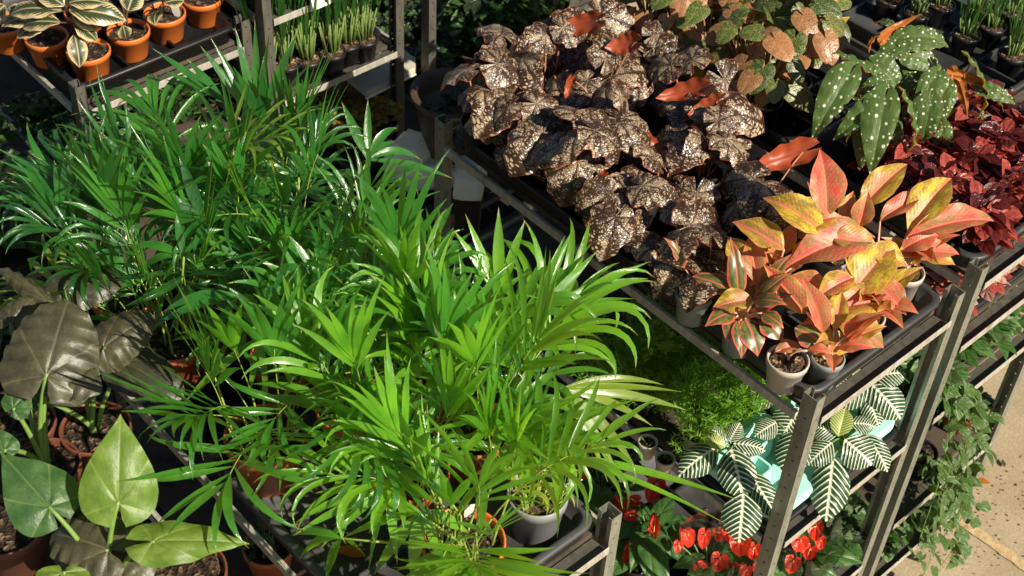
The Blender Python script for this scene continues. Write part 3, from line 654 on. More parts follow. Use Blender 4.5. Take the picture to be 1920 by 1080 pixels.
for hub, tips in [
    ((490, 632, 1.72), [(340, 762, 1.60), (372, 735, 1.6), (468, 742, 1.58), (503, 760, 1.58), (600, 735, 1.62), (640, 752, 1.62), (560, 745, 1.6)]),
    ((715, 700, 1.66), [(745, 468, 1.86), (788, 470, 1.86), (860, 512, 1.84), (885, 560, 1.80), (625, 560, 1.84), (700, 470, 1.86), (820, 490, 1.85), (630, 610, 1.8)]),
    ((935, 560, 1.76), [(872, 400, 1.9, 1.1), (935, 388, 1.92, 1.5), (985, 412, 1.9), (850, 430, 1.88)]),
    ((1000, 600, 1.76), [(1075, 428, 1.88), (1110, 455, 1.84), (1190, 520, 1.74), (1215, 522, 1.76), (1220, 490, 1.8), (1120, 470, 1.86), (1190, 560, 1.7), (1060, 440, 1.88)]),
    ((1050, 730, 1.66), [(1290, 770, 1.56), (1195, 882, 1.5, 1.3), (1165, 905, 1.5, 1.3), (1245, 722, 1.62), (1225, 800, 1.54), (1140, 905, 1.5), (1280, 735, 1.6)]),
    ((215, 395, 1.74), [(-5, 278, 1.84), (-5, 300, 1.82), (10, 335, 1.78), (-5, 375, 1.74), (50, 390, 1.7), (60, 290, 1.84), (90, 430, 1.68)]),
    ((450, 555, 1.76), [(285, 615, 1.7, 1.2), (300, 590, 1.72), (350, 590, 1.66), (490, 585, 1.72), (400, 640, 1.62)]),
    ((485, 235, 1.72), [(478, 35, 1.95), (440, 50, 1.93), (560, 55, 1.92), (600, 100, 1.86), (395, 70, 1.9), (375, 85, 1.88), (505, 60, 1.94)]),
    ((420, 190, 1.78), [(285, 90, 1.88), (310, 150, 1.8), (300, 130, 1.84), (350, 110, 1.85)]),
    ((690, 300, 1.72), [(745, 240, 1.76), (740, 265, 1.72), (640, 190, 1.82), (690, 185, 1.82), (850, 335, 1.62), (790, 300, 1.68)]),
    ((800, 470, 1.76), [(900, 470, 1.72), (880, 510, 1.7), (720, 385, 1.82), (770, 360, 1.83), (690, 420, 1.8), (850, 380, 1.82)]),
    ((645, 765, 1.66), [(465, 745, 1.66), (470, 720, 1.68), (540, 690, 1.7), (600, 665, 1.74), (585, 640, 1.76)]),
    ((725, 925, 1.62), [(555, 980, 1.6), (550, 1005, 1.56), (600, 1030, 1.54), (690, 1075, 1.5), (745, 1060, 1.5), (590, 925, 1.62)]),
    ((800, 850, 1.66), [(600, 870, 1.66), (640, 830, 1.68), (860, 980, 1.55), (905, 920, 1.6), (820, 960, 1.55), (960, 850, 1.66)]),
    ((960, 830, 1.68), [(900, 760, 1.8), (1000, 740, 1.82), (1040, 780, 1.76), (1120, 870, 1.6), (850, 780, 1.78), (930, 700, 1.86)]),
    ((790, 960, 1.60), [(660, 950, 1.58, 1.6), (640, 1010, 1.52, 1.6), (700, 1080, 1.46, 1.5), (770, 1090, 1.46, 1.6), (830, 1080, 1.47, 1.6), (880, 1000, 1.52, 1.5)]),
    ((905, 905, 1.62), [(960, 840, 1.7), (900, 1010, 1.5, 1.4), (840, 1000, 1.52, 1.4), (1000, 860, 1.66)]),
    ((690, 870, 1.64), [(560, 900, 1.6, 1.3), (590, 850, 1.68), (620, 930, 1.58, 1.3), (700, 960, 1.55, 1.3), (780, 880, 1.62)]),
    ((640, 1010, 1.58), [(545, 1005, 1.53), (560, 1050, 1.48, 1.3), (610, 1090, 1.45, 1.3), (690, 1050, 1.5, 1.3), (650, 940, 1.62)]),
    ((860, 760, 1.70), [(810, 600, 1.88), (870, 590, 1.9), (920, 600, 1.9), (780, 660, 1.82), (960, 650, 1.84), (840, 640, 1.88)]),
    ((930, 690, 1.74), [(905, 545, 1.9), (950, 560, 1.9), (990, 600, 1.88), (870, 560, 1.88)]),
    ((385, 420, 1.76), [(400, 285, 1.92, 1.4), (335, 292, 1.9, 1.4), (440, 330, 1.88), (300, 350, 1.85)]),
    ((265, 345, 1.77), [(192, 250, 1.86, 1.3), (210, 275, 1.8), (300, 250, 1.86), (330, 225, 1.88)]),
    ((560, 330, 1.74), [(470, 280, 1.8), (480, 350, 1.74), (600, 260, 1.82), (630, 330, 1.74), (540, 240, 1.84), (455, 320, 1.77)]),
    ((345, 480, 1.76), [(255, 520, 1.68), (300, 545, 1.66), (250, 460, 1.76), (420, 430, 1.8), (390, 520, 1.7), (330, 400, 1.84)]),
    ((600, 520, 1.78), [(520, 590, 1.7), (640, 600, 1.7), (700, 540, 1.74), (540, 440, 1.86), (620, 430, 1.87), (500, 510, 1.78)]),
    ((870, 690, 1.70), [(790, 760, 1.62), (850, 790, 1.6), (960, 690, 1.7), (980, 760, 1.62), (820, 590, 1.8), (905, 580, 1.81)])]:
    spray(hub, tips)
spray((1030, 850, 1.56), [(1392, 940, 1.27, 1.3), (1365, 985, 1.22, .9)])
tray('plant_tray', 'black plastic tray under the front palms with empty places at one side', 'plant tray', -1.125, -.592, .075, .70, 1.3665, 'grey_tray', .05, (3, 3), 'black plastic trays')
tray('plant_tray', 'black plastic tray under the rear palms', 'plant tray', -1.125, -.592, .71, 1.335, 1.3665, 'black_plastic', .05, (3, 3), 'black plastic trays')
card('white pointed card stuck in the terracotta pot of the bare-stemmed palm', tuple(at(548, 815, 1.50)), 'white_card', .026, .045, .5, rz=.8)
card('white triangular card beside the small grey palm pot', tuple(at(1072, 905, 1.52)), 'white_card', .03, .03, .6, rz=-.4)


# ------------------------------------------------------------------ silver begonias (R1)
def stalks(m, c, b, r=.0022, lift=.04): m.tube(bez(c, (c+b)/2+V((0, 0, lift)), b, 5), r*1.25, r, 5)
def begonia(label, x, y, n=9, z0=1.3805, sc=1., hi=0.):
    t = thing('silver_begonia', label, 'begonia', (x, y, z0), 'dark begonias with silver-spotted leaves')
    zs = pot(t, .058, .098, 'black_plastic', 'dark_soil'); m = M(); a0 = U(0, 6)
    for i in range(n):
        az = a0+i*2.4+U(-.3, .3); inner = i/n
        d = V((math.cos(az), math.sin(az), 0)); L = U(.085, .128)*sc; c = V((x, y, z0+zs))+d*.015
        rr = U(.03, .085)*sc*(.35+.8*inner); b = V((x, y, z0+zs+hi+U(.03, .17)*sc))+d*rr
        de = U(-.15, .6)+.55*inner; tp = b+d*L*math.cos(de)-V((0, 0, L*math.sin(de)))
        nr = (V((0, 0, 1))*math.cos(de)+d*math.sin(de)).normalized()*.75+tocam(b)*.45+V((U(-.75, .75), U(-.75, .75), 0))
        put_leaf(t, 'begonia', b, tp, L*U(.88, 1.08), nr); stalks(m, c-V(t.location), b-V(t.location))
    m.build('stem', 'orange_stalk', t); return t
begs = [begonia('silver-spotted begonia squeezed in right behind the pink-leaved plants, nearest the aisle gap', .07, .385, 5, sc=.95, hi=-.02)]
for j, y in enumerate((.47, .66, .86, 1.05, 1.22)):
    for i, x in enumerate((.06, .20, .34, .475)):
        if (j, i) in ((0, 3), (2, 2), (1, 3), (0, 1), (3, 1)): continue
        word = ['beside the aisle gap', 'second in from the aisle gap', 'third in from the aisle gap', 'next to the neighbouring trolley'][i]
        begs.append(begonia('silver-spotted begonia, %s row back, %s' % (ORD[j], word), x+U(-.02, .02), y+U(-.02, .02), 6 + (i+j) % 2, hi=U(-.02, .06)))
def near(lst, p): return min(lst, key=lambda o: (o.location-V(p)).xy.length)
# leaves that stand out in the photograph, each a leaf of the begonia it grows from
for bx, by, tx, ty, z0, z1, w, fl in [(1165, 360, 1105, 450, 1.56, 1.46, 95, 1), (1180, 355, 1205, 432, 1.57, 1.47, 85, 1), (1085, 300, 1050, 390, 1.58, 1.47, 105, 1), (1285, 470, 1225, 560, 1.53, 1.43, 80, 1),
                                      (960, 180, 890, 258, 1.60, 1.53, 95, 1), (1020, 250, 955, 330, 1.58, 1.50, 100, 1), (1305, 360, 1290, 440, 1.56, 1.46, 85, 1), (1330, 200, 1440, 245, 1.64, 1.57, 90, 1),
                                      (1505, 285, 1415, 315, 1.62, 1.60, 70, -1), (1115, 40, 1035, 55, 1.68, 1.64, 60, -1), (1190, 80, 1135, 90, 1.68, 1.65, 55, -1), (1310, 165, 1230, 185, 1.67, 1.63, 50, -1), (1345, 190, 1290, 215, 1.66, 1.62, 50, -1), (900, 120, 872, 140, 1.62, 1.60, 26, -1), (1170, 215, 1140, 235, 1.60, 1.57, 36, -1), (1210, 260, 1245, 285, 1.58, 1.55, 34, -1), (1070, 150, 1060, 185, 1.62, 1.58, 24, -1), (1130, 330, 1105, 365, 1.56, 1.52, 30, -1), (1335, 430, 1345, 470, 1.54, 1.49, 36, -1), (1050, 215, 1035, 235, 1.60, 1.57, 26, -1)]:
    b, tp = at(bx, by, z0), at(tx, ty, z1); o = near(begs, b)
    lf = put_leaf(o, 'begonia', b, tp, wid(w, b)*(.7 if fl < 0 else 1), (tocam(b)*.8+V((0, 0, .4)))*fl + V((0, .25, 0))*(fl < 0))
    m = M(); stalks(m, V((0, 0, .08)), b-V(o.location)); m.build('leaf_stalk', 'orange_stalk', o)
tray('plant_tray', 'black plastic tray with moulded pot holders under the pink-leaved plants', 'plant tray', .008, .527, .008, .55, 1.3765, 'grey_black_plastic', .05, (3, 4), 'black plastic trays')
tray('plant_tray', 'black plastic tray under the silver begonias at the rear', 'plant tray', .008, .527, .56, 1.285, 1.3765, 'black_plastic', .05, (4, 5), 'black plastic trays')

# ------------------------------------------------------------------ pink leaved aglaonemas (R1 front)
agl = []
def aglo(label, px, py, mat, r=.047, h=.088, soil='potting_soil', name='pink_leaved_plant'):
    p = at(px, py, 1.3805+h); t = thing(name, label, 'potted plant', (p.x, p.y, 1.3805), 'pink and yellow leaved plants in one tray')
    pot(t, r, h, mat, soil, fill=.9); agl.append(t); return t
A_ = aglo('small plant with dark red-green leaf in dark grey pot nearest the begonias', 1303, 548, 'grey_pot', .046)
B_ = aglo('plant with dark heart-shaped red-edged leaves hanging over a grey pot', 1392, 605, 'grey_pot', .048)
C_ = aglo('plant with one pink leaf lying on soil, beige pot at the tray corner', 1478, 672, 'taupe_pot', .050)
D_ = aglo('plant in a square-sided grey pot along the front tray edge', 1553, 668, 'grey_pot', .040)
E_ = aglo('pink-leaved plant in a beige pot beside the second post', 1700, 507, 'taupe_pot', .046)
F_pot = aglo('pink-leaved plant in the middle of the front row, pot hidden under leaves', 1625, 590, 'taupe_pot', .046)
G_ = aglo('yellow-leaved plant in the second row, pale upright leaf facing out', 1450, 540, 'grey_pot', .046)
H_ = aglo('tallest pink-leaved plant, upright pink leaves at the back of the tray', 1560, 478, 'grey_pot', .046)
AG = [  # pot, base px, base z, tip px, tip z, width px, kind, facing(up weight)
    (H_, 1550, 408, 1.655, 1538, 279, 1.77, 62, 'pink', .15), (H_, 1607, 400, 1.65, 1702, 306, 1.72, 50, 'pink', .3), (H_, 1545, 440, 1.63, 1431, 370, 1.68, 58, 'pink', .5),
    (H_, 1500, 432, 1.62, 1580, 405, 1.66, 42, 'pink', .6), (H_, 1612, 425, 1.63, 1628, 358, 1.71, 38, 'pink', .2), (F_pot, 1650, 415, 1.62, 1740, 360, 1.66, 34, 'pink', .8),
    (E_, 1702, 432, 1.61, 1785, 332, 1.68, 64, 'pink', .3), (E_, 1700, 445, 1.60, 1866, 413, 1.61, 50, 'pink', .9), (H_, 1640, 445, 1.60, 1468, 505, 1.565, 76, 'pink', .6),
    (F_pot, 1588, 562, 1.54, 1676, 455, 1.61, 80, 'pink', .3), (E_, 1680, 482, 1.55, 1800, 476, 1.55, 38, 'pink', .9), (G_, 1512, 588, 1.52, 1431, 495, 1.60, 44, 'pink', .2),
    (G_, 1422, 538, 1.54, 1403, 444, 1.60, 40, 'pink', .2), (G_, 1402, 508, 1.55, 1366, 443, 1.59, 42, 'pink', .4), (B_, 1412, 562, 1.53, 1334, 580, 1.51, 44, 'pink', .8),
    (G_, 1470, 468, 1.60, 1373, 415, 1.62, 52, 'pink', .5), (F_pot, 1682, 568, 1.52, 1503, 607, 1.515, 64, 'pink', .7), (D_, 1565, 600, 1.53, 1658, 652, 1.49, 62, 'pink', .7),
    (D_, 1535, 635, 1.51, 1592, 660, 1.49, 44, 'pink', .8), (D_, 1490, 615, 1.53, 1552, 652, 1.50, 46, 'youngpink', .8), (A_, 1300, 518, 1.53, 1404, 562, 1.51, 34, 'youngpink', .8),
    (B_, 1398, 598, 1.51, 1422, 668, 1.46, 46, 'youngpink', .4), (B_, 1385, 598, 1.51, 1391, 672, 1.455, 32, 'youngpink', .4), (B_, 1425, 595, 1.52, 1470, 640, 1.485, 40, 'youngpink', .5), (B_, 1380, 595, 1.51, 1362, 640, 1.475, 34, 'youngpink', .5),
    (C_, 1452, 660, 1.478, 1502, 650, 1.482, 26, 'pink', 1.), (F_pot, 1600, 520, 1.58, 1530, 560, 1.56, 46, 'pink', .7), (F_pot, 1640, 530, 1.57, 1700, 590, 1.53, 50, 'pink', .6),
    (H_, 1560, 445, 1.63, 1650, 470, 1.60, 52, 'pink', .8), (G_, 1480, 520, 1.56, 1560, 555, 1.54, 44, 'pink', .8), (E_, 1690, 470, 1.57, 1760, 440, 1.60, 46, 'pink', .7), (F_pot, 1620, 470, 1.60, 1700, 500, 1.57, 48, 'pink', .6)]
SM = {}
for o, bx, by, z0, tx, ty, z1, w, kd, upw in AG:
    b, tp = at(bx, by, z0), at(tx, ty, z1); nr = tocam(b)*(1-upw*.5)+V((0, 0, upw))+V((U(-.2, .2), U(-.2, .2), 0))
    put_leaf(o, kd, b, tp, wid(w, b)*1.18, nr)
    m = SM.setdefault(o, M()); c = V((U(-.008, .008), U(-.008, .008), .078)); e = b-V(o.location); m.tube(bez(c, c.lerp(e, .45)+V((0, 0, .03)), e, 6), .0034, .0024, 6)
for o in agl:
    for i in range(9 if o not in (C_, A_) else 1):
        az = U(0, 6.28); d = V((math.cos(az), math.sin(az), 0)); L = U(.09, .14); b = V(o.location)+V((0, 0, U(.11, .17)))+d*U(.01, .05); put_leaf(o, 'pink' if o not in (A_, B_) else 'youngpink', b, b+d*L*.62+V((0, 0, U(.0, .12))), L*U(.34, .42), V((0, 0, 1))+tocam(b)*.6-d*.2)
        m = SM.setdefault(o, M()); e = b-V(o.location); m.tube(bez(V((0, 0, .078)), V((0, 0, .12)), e, 6), .0034, .0024, 6)
for o, m in SM.items(): m.build('stem', 'pink_stalk', o)

# ------------------------------------------------------------------ zebra plants and mint trays (R1 second shelf)
def foam_tray(label, x0, x1, y0, y1, z, h, wells):
    t = thing('foam_tray', label, 'foam tray', ((x0+x1)/2, (y0+y1)/2, z)); w, d = (x1-x0)/2, (y1-y0)/2; m = M()
    L = lambda i, zz, r=.05: rrect(-w+i, w-i, -d+i, d-i, max(.01, r-i*.4), zz)
    m.loops([L(.03, .0), L(.012, h*.55), L(0, h*.62), L(0, h-.004), L(.005, h), L(.05, h), L(.062, h-.03)], cap1=True); m.build('shell', 'mint_foam', t, False, bevel=.003)
    g = M()
    for (x, y, s) in wells:
        g.loops([rrect(x-s, x+s, y-s, y+s, .02, h-.0298), rrect(x-s*.9, x+s*.9, y-s*.9, y+s*.9, .018, h+.032), rrect(x-s*.7, x+s*.7, y-s*.7, y+s*.7, .012, h+.032), rrect(x-s*.65, x+s*.65, y-s*.65, y+s*.65, .012, h-.02)])
    g.build('raised_block', 'mint_foam', t, False, bevel=.002)
    return t
foam_tray('mint green foam tray with raised blocks at the shelf corner', .0, .262, .012, .285, .9085, .07, [(.02, .06, .04), (-.06, -.01, .036)])
foam_tray('mint green foam tray behind the galvanised front post', .275, .53, .015, .285, .9085, .07, [(-.07, .05, .035)])
ZL = {}
def zebra(label, px, py):
    p = at(px, py, .99); t = thing('zebra_plant', label, 'potted plant', (p.x, p.y, .915), 'zebra plants on the second shelf'); pot(t, .042, .062, 'black_plastic', 'dark_soil'); return t
Z1 = zebra('zebra plant with a white-veined leaf hanging over the shelf edge by the anthuriums', 1372, 852)
Z2 = zebra('zebra plant half hidden behind the galvanised front post', 1490, 845)
Z3 = zebra('zebra plant with yellow-green young leaf, right of the galvanised front post', 1582, 830)
Z4 = zebra('zebra plant under the front edge of the upper shelf', 1640, 770)
for o, bx, by, z0, tx, ty, z1, w, kd, upw in [
    (Z1, 1371, 842, 1.07, 1394, 938, 1.02, 66, 'zebra', .5), (Z1, 1394, 925, 1.03, 1386, 1018, .95, 68, 'zebra', .3), (Z1, 1402, 885, 1.02, 1457, 972, .97, 48, 'zebra', .5), (Z1, 1345, 838, 1.05, 1272, 893, 1.01, 54, 'zebra', .8),
    (Z1, 1368, 828, 1.07, 1388, 792, 1.10, 30, 'zebra', .8), (Z1, 1375, 832, 1.07, 1436, 845, 1.06, 34, 'zebra', .9), (Z1, 1358, 830, 1.07, 1330, 800, 1.09, 30, 'zebra', .8), (Z1, 1360, 838, 1.07, 1318, 822, 1.08, 26, 'youngzebra', .8),
    (Z2, 1456, 792, 1.06, 1415, 818, 1.04, 40, 'zebra', .5), (Z2, 1500, 765, 1.08, 1466, 822, 1.03, 66, 'zebra', .4), (Z2, 1504, 805, 1.05, 1472, 892, .99, 62, 'zebra', .3), (Z2, 1452, 735, 1.09, 1402, 748, 1.08, 50, 'zebra', .7), (Z2, 1505, 780, 1.06, 1545, 850, 1.0, 50, 'zebra', .4),
    (Z3, 1583, 825, 1.05, 1636, 872, 1.01, 66, 'zebra', .5), (Z3, 1562, 858, 1.03, 1549, 978, .93, 66, 'zebra', .2), (Z3, 1572, 818, 1.06, 1585, 765, 1.10, 38, 'youngzebra', .3), (Z3, 1570, 815, 1.05, 1522, 800, 1.05, 42, 'zebra', .8),
    (Z3, 1560, 830, 1.05, 1515, 872, 1.01, 46, 'zebra', .6), (Z3, 1625, 815, 1.04, 1665, 885, .98, 40, 'zebra', .4), (Z3, 1595, 795, 1.06, 1640, 800, 1.05, 34, 'zebra', .8), (Z3, 1545, 790, 1.07, 1550, 745, 1.10, 36, 'zebra', .3),
    (Z4, 1628, 722, 1.10, 1555, 762, 1.06, 52, 'zebra', .7), (Z4, 1636, 722, 1.10, 1690, 786, 1.04, 60, 'zebra', .4), (Z4, 1628, 715, 1.10, 1560, 725, 1.09, 42, 'zebra', .9), (Z4, 1640, 708, 1.11, 1700, 700, 1.12, 44, 'zebra', .7), (Z4, 1625, 745, 1.07, 1648, 800, 1.03, 40, 'zebra', .5), (Z4, 1612, 712, 1.1, 1598, 700, 1.13, 28, 'youngzebra', .5)]:
    b, tp = at(bx, by, z0), at(tx, ty, z1); nr = tocam(b)*(1-upw*.5)+V((0, 0, upw*.9)); put_leaf(o, kd, b, tp, wid(w, b)*1.12, nr)
    m = ZL.setdefault(o, M()); c = V((0, 0, .05)); e = b-V(o.location); m.tube(bez(c, V((e.x*.3, e.y*.3, max(e.z, .1))), e, 6), .0035, .0020, 6)
for o, m in ZL.items(): m.build('stem', 'green_stalk', o)
tray('plant_tray', 'black tray holding the mint foam trays on the second shelf', 'plant tray', -.004, .535, .004, .296, .9062, 'black_plastic', .03, (2, 1), 'black plastic trays')

# ------------------------------------------------------------------ asparagus ferns (R1 second shelf)
def plume(seed):
    q = random.Random(seed); m = M(); n = 12; L = q.uniform(.11, .16); be = q.uniform(.6, 1.3); p = V((0, 0, 0)); pts = [p]; a = 0; T = []
    for i in range(n): a += be/n; d = V((0, math.sin(a), math.cos(a))); T.append(d); p = p+d*L/n; pts.append(p)
    m.tube(pts, .0009, .0004, 4, 0)
    vs, fs = [], []
    for i in range(2, n+1):
        for sd in (-1, 1):
            bl = .042*math.sin(PI*min(1, (i+.6)/(n+1)))+.008; d = T[i-1]; bd = (V((sd, 0, 0))*.85+d*.5+V((0, q.uniform(-.2, .2), q.uniform(-.1, .3)))).normalized()
            for k in range(5):
                c = pts[i]+bd*bl*(k+1)/5
                for s2 in (-1, 1):
                    nd = (bd*.6+d*.55*s2+V((q.uniform(-.5, .5), q.uniform(-.5, .5), q.uniform(-.2, .7)))).normalized(); nl = q.uniform(.009, .017); wv = nd.cross(V((q.uniform(-1, 1), q.uniform(-1, 1), 1))).normalized()*.0016
                    b0 = len(vs); vs += [c-wv, c+wv, c+nd*nl]; fs.append((b0, b0+1, b0+2))
    m.add(vs, fs, 0); return m.mesh('plume', 'fern_needle', False)
PL = [plume(i) for i in range(7)]
FERN = [(x, y) for y in (.345, .48, .64) for x in (.05, .18, .32, .45)]
for k, (x, y) in enumerate(FERN):
    j, i = divmod(k, 4); x += U(-.02, .02); y += U(-.035, .035)
    t = thing('asparagus_fern', 'feathery asparagus fern below the begonias, %s row, %s' % (ORD[j], ['at the open side', 'second inward', 'third inward', 'innermost'][i]), 'fern', (x, y, .9065), 'asparagus ferns on the second shelf')
    pot(t, .036, .062, 'taupe_pot' if k % 5 == 0 else 'black_plastic', 'dark_soil'); bare = k in (5,)
    for q in range(4 if bare else 13):
        az = U(0, 2*PI); p = link('plume', rnd.choice(PL), t, (U(-.012, .012), U(-.012, .012), .055)); s = U(1.0, 1.6); p.scale = (s, s, s); p.rotation_euler = (-abs(rnd.gauss(.05, .3)), 0, az)
for q, (px, py) in enumerate([(1212, 612), (1215, 826), (1248, 858)]):
    p = at(px, py, .968); t = thing('small_pot', ['small beige pot of bare soil between the ferns and the palms', 'small pot of soil under the long pale palm leaf, farther one', 'small pot of soil under the long pale palm leaf, nearer one'][q], 'plant pot', (p.x, p.y, .9065), 'small pots of bare soil')
    pot(t, .027, .06, 'taupe_pot', 'dark_soil', n=20); m = M()
    for i in range(5): m.tube([(U(-.01, .01), U(-.01, .01), .05), (U(-.02, .02), U(-.02, .02), U(.065, .08))], .001, .0006, 4)
    m.build('stem', 'green_stalk', t)

# ------------------------------------------------------------------ generic small plants
def dome(m, R, H, n, L, W, seed, z0=0., mat=0, droop=.5, rows=4, shape=ovate, up=.35, fill=.55, mats=1):
    q = random.Random(seed)
    for i in range(n):
        a = q.uniform(0, 2*PI); k = math.sqrt(q.uniform(0, 1)); h = z0+H*math.sqrt(max(0, 1-k*k))*q.uniform(fill, 1.05); rr = R*k
        d = V((math.cos(a)*(.35+k), math.sin(a)*(.35+k), q.uniform(-.2, up)))+V((q.uniform(-.5, .5), q.uniform(-.5, .5), q.uniform(-.25, .3)))
        nr = V((q.uniform(-.6, .6)+math.cos(a)*.4*k, q.uniform(-.6, .6)+math.sin(a)*.4*k, 1.)); l = L*q.uniform(.65, 1.25)
        blade(m, V((rr*math.cos(a), rr*math.sin(a), h))-d.normalized()*l*.4, d, nr, l, W*l/L*q.uniform(.85, 1.15), droop, rows, q.uniform(.1, .4), q.randrange(mats) if mats > 1 else mat, shape)
DM = {}
def bushy(name, label, cat, x, y, z, style, group, potmat='black_plastic', r=.05, h=.08, seed=None, rz=0.):
    R, H, n, L, W, mats, shape, dr = style; seed = rnd.randrange(3) if seed is None else seed; key = (style[0], style[2], style[3], str(mats), seed)
    if key not in DM:
        m = M(); dome(m, R, H, n, L, W, seed*7+3, 0., 0, dr, 5, shape, .4, .5, len(mats)); 
        for i in range(7): a = i*.9; m.tube([(0, 0, -.02), (R*.4*math.cos(a), R*.4*math.sin(a), H*.6)], .002, .0014, 4)
        DM[key] = m.mesh('foliage', list(mats))
    t = thing(name, label, cat, (x, y, z), group); pot(t, r, h, potmat, 'dark_soil'); f = link('foliage', DM[key], t, (0, 0, h)); f.rotation_euler[2] = U(0, 6); return t
RED = (.085, .10, 120, .062, .034, ('red_plant_leaf', 'dark_red_leaf', 'dark_red_leaf'), elli, .7)
ROSY = (.07, .07, 55, .055, .034, ('rosy_leaf', 'rosy_leaf', 'red_plant_leaf'), elli, .6)
CREAM = (.085, .09, 55, .075, .045, ('cream_green_leaf', 'green_plant_leaf'), ovate, .7)
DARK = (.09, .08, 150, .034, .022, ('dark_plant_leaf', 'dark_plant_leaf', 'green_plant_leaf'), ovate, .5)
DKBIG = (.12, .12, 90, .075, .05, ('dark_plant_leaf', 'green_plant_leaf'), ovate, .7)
GRN = (.12, .14, 110, .06, .045, ('green_plant_leaf', 'trailing_leaf'), ovate, .7)
SED = (.07, .045, 190, .022, .017, ('sedum_leaf', 'sedum_green_leaf', 'sedum_leaf'), elli, .3)
FIT = (.075, .055, 75, .045, .034, ('dark_plant_leaf', 'cream_green_leaf', 'green_plant_leaf'), elli, .5)

for j, y in enumerate((.075, .20, .33)):
    for i, x in enumerate((.695, .825, .955, 1.08)):
        bushy('red_leaved_plant', 'bushy glossy dark red plant, %s row, %s' % (ORD[j], ['by the pink-leaved plants', 'second across', 'third across', 'at the outer side'][i]), 'potted plant', x, y, 1.4355, RED, 'bushy red-leaved plants')
for i in range(4): bushy('rosy_plant', 'low plant of pale rosy leaves on the shelf under the red-leaved plants, %s along' % ORD[i], 'potted plant', .69+.125*i, .085, 1.2065, ROSY, 'pale rosy plants', h=.05)
for i in range(4): bushy('cream_green_plant', 'green and cream leaved plant two shelves under the red-leaved plants, %s along' % ORD[i], 'potted plant', .70+.125*i, .075, .9265, CREAM, 'green and cream plants', h=.06)
for i in range(3): bushy('small_fittonia', 'small dark veined plant on the bottom shelf beside the paving, %s along' % ORD[i], 'potted plant', .72+.15*i, .05, .162, CREAM if i == 1 else FIT, 'veined plants on the bottom shelf', h=.09, r=.055)
for i in range(4): bushy('small_fittonia', 'small dark green veined plant under the zebra plants, %s along' % ORD[i], 'potted plant', .30+.085*i, .06+.04*(i % 2), .362, FIT, 'veined plants under the zebra plants', h=.07, r=.04)
tray('plant_tray', 'black tray under the red-leaved plants', 'plant tray', .625, 1.145, .01, .60, 1.4315, 'grey_black_plastic', .05, (4, 4), 'black plastic trays')
tray('plant_tray', 'black tray under the spotted begonias and round-leaved begonias', 'plant tray', .625, 1.145, .61, 1.285, 1.4315, 'black_plastic', .05, (4, 5), 'black plastic trays')
tray('plant_tray', 'black tray under the pale rosy plants', 'plant tray', .63, 1.14, .02, .5, 1.2065, 'black_plastic', .04, (4, 4), 'black plastic trays')
tray('plant_tray', 'black tray under the green and cream plants', 'plant tray', .63, 1.14, .02, .5, .9265, 'black_plastic', .04, (4, 4), 'black plastic trays')
p = at(1905, 742, .55); o = bushy('small_bush', 'dark bushy plant in an orange pot at the end of a low shelf', 'potted plant', 1.10, .09, .4565, DARK, None, 'terracotta_pot', .055, .085)
# trailing plant
def trailing(label, x, y, z, lens, seed, dirs):
    q = random.Random(seed); t = thing('trailing_plant', label, 'trailing plant', (x, y, z)); h = pot(t, .055, .08, 'black_plastic', 'dark_soil'); m = M(); s = M()
    for i, L in enumerate(lens):
        dx = dirs[i]; p0 = V((0, 0, h)); p1 = V((dx*.5, -y-.05-.03*q.random(), h+.04)); p2 = V((dx, -y-.075-.04*q.random(), -L)); pts = bez(p0, p1, p2, 5)
        pts += [p2-V((q.uniform(-.03, .03)*k, .004*k, .05*k)) for k in (1, 2)]
        s.tube(pts, .0016, .001, 4)
        for k in range(int(14+L*36)):
            f = q.random()**.8*(len(pts)-1.01); a = int(f); pp = pts[a].lerp(pts[a+1], f-a)+V((q.uniform(-.03, .03), q.uniform(-.03, .03), q.uniform(-.02, .02)))
            d = V((q.uniform(-1, 1), q.uniform(-1.1, .2), q.uniform(-.8, .3))); blade(m, pp, d, V((q.uniform(-.4, .4), -1, .8)), q.uniform(.03, .07), q.uniform(.02, .036), 1.2, 6, .25, 0, ovate)
    m.build('foliage', 'trailing_leaf', t); s.build('stem', 'green_stalk', t); return t
trailing('bright green trailing plant hanging down past the lower shelves by the paving', .71, .07, .9265, (.2, .33, .42, .5, .24), 3, (.14, .08, .02, -.02, .10, .18, .05))
trailing('green trailing plant hanging from the low shelf near the ground', .86, .07, .4565, (.08, .2, .28, .16, .24), 9, (.02, .06, -.05, .1, .14))

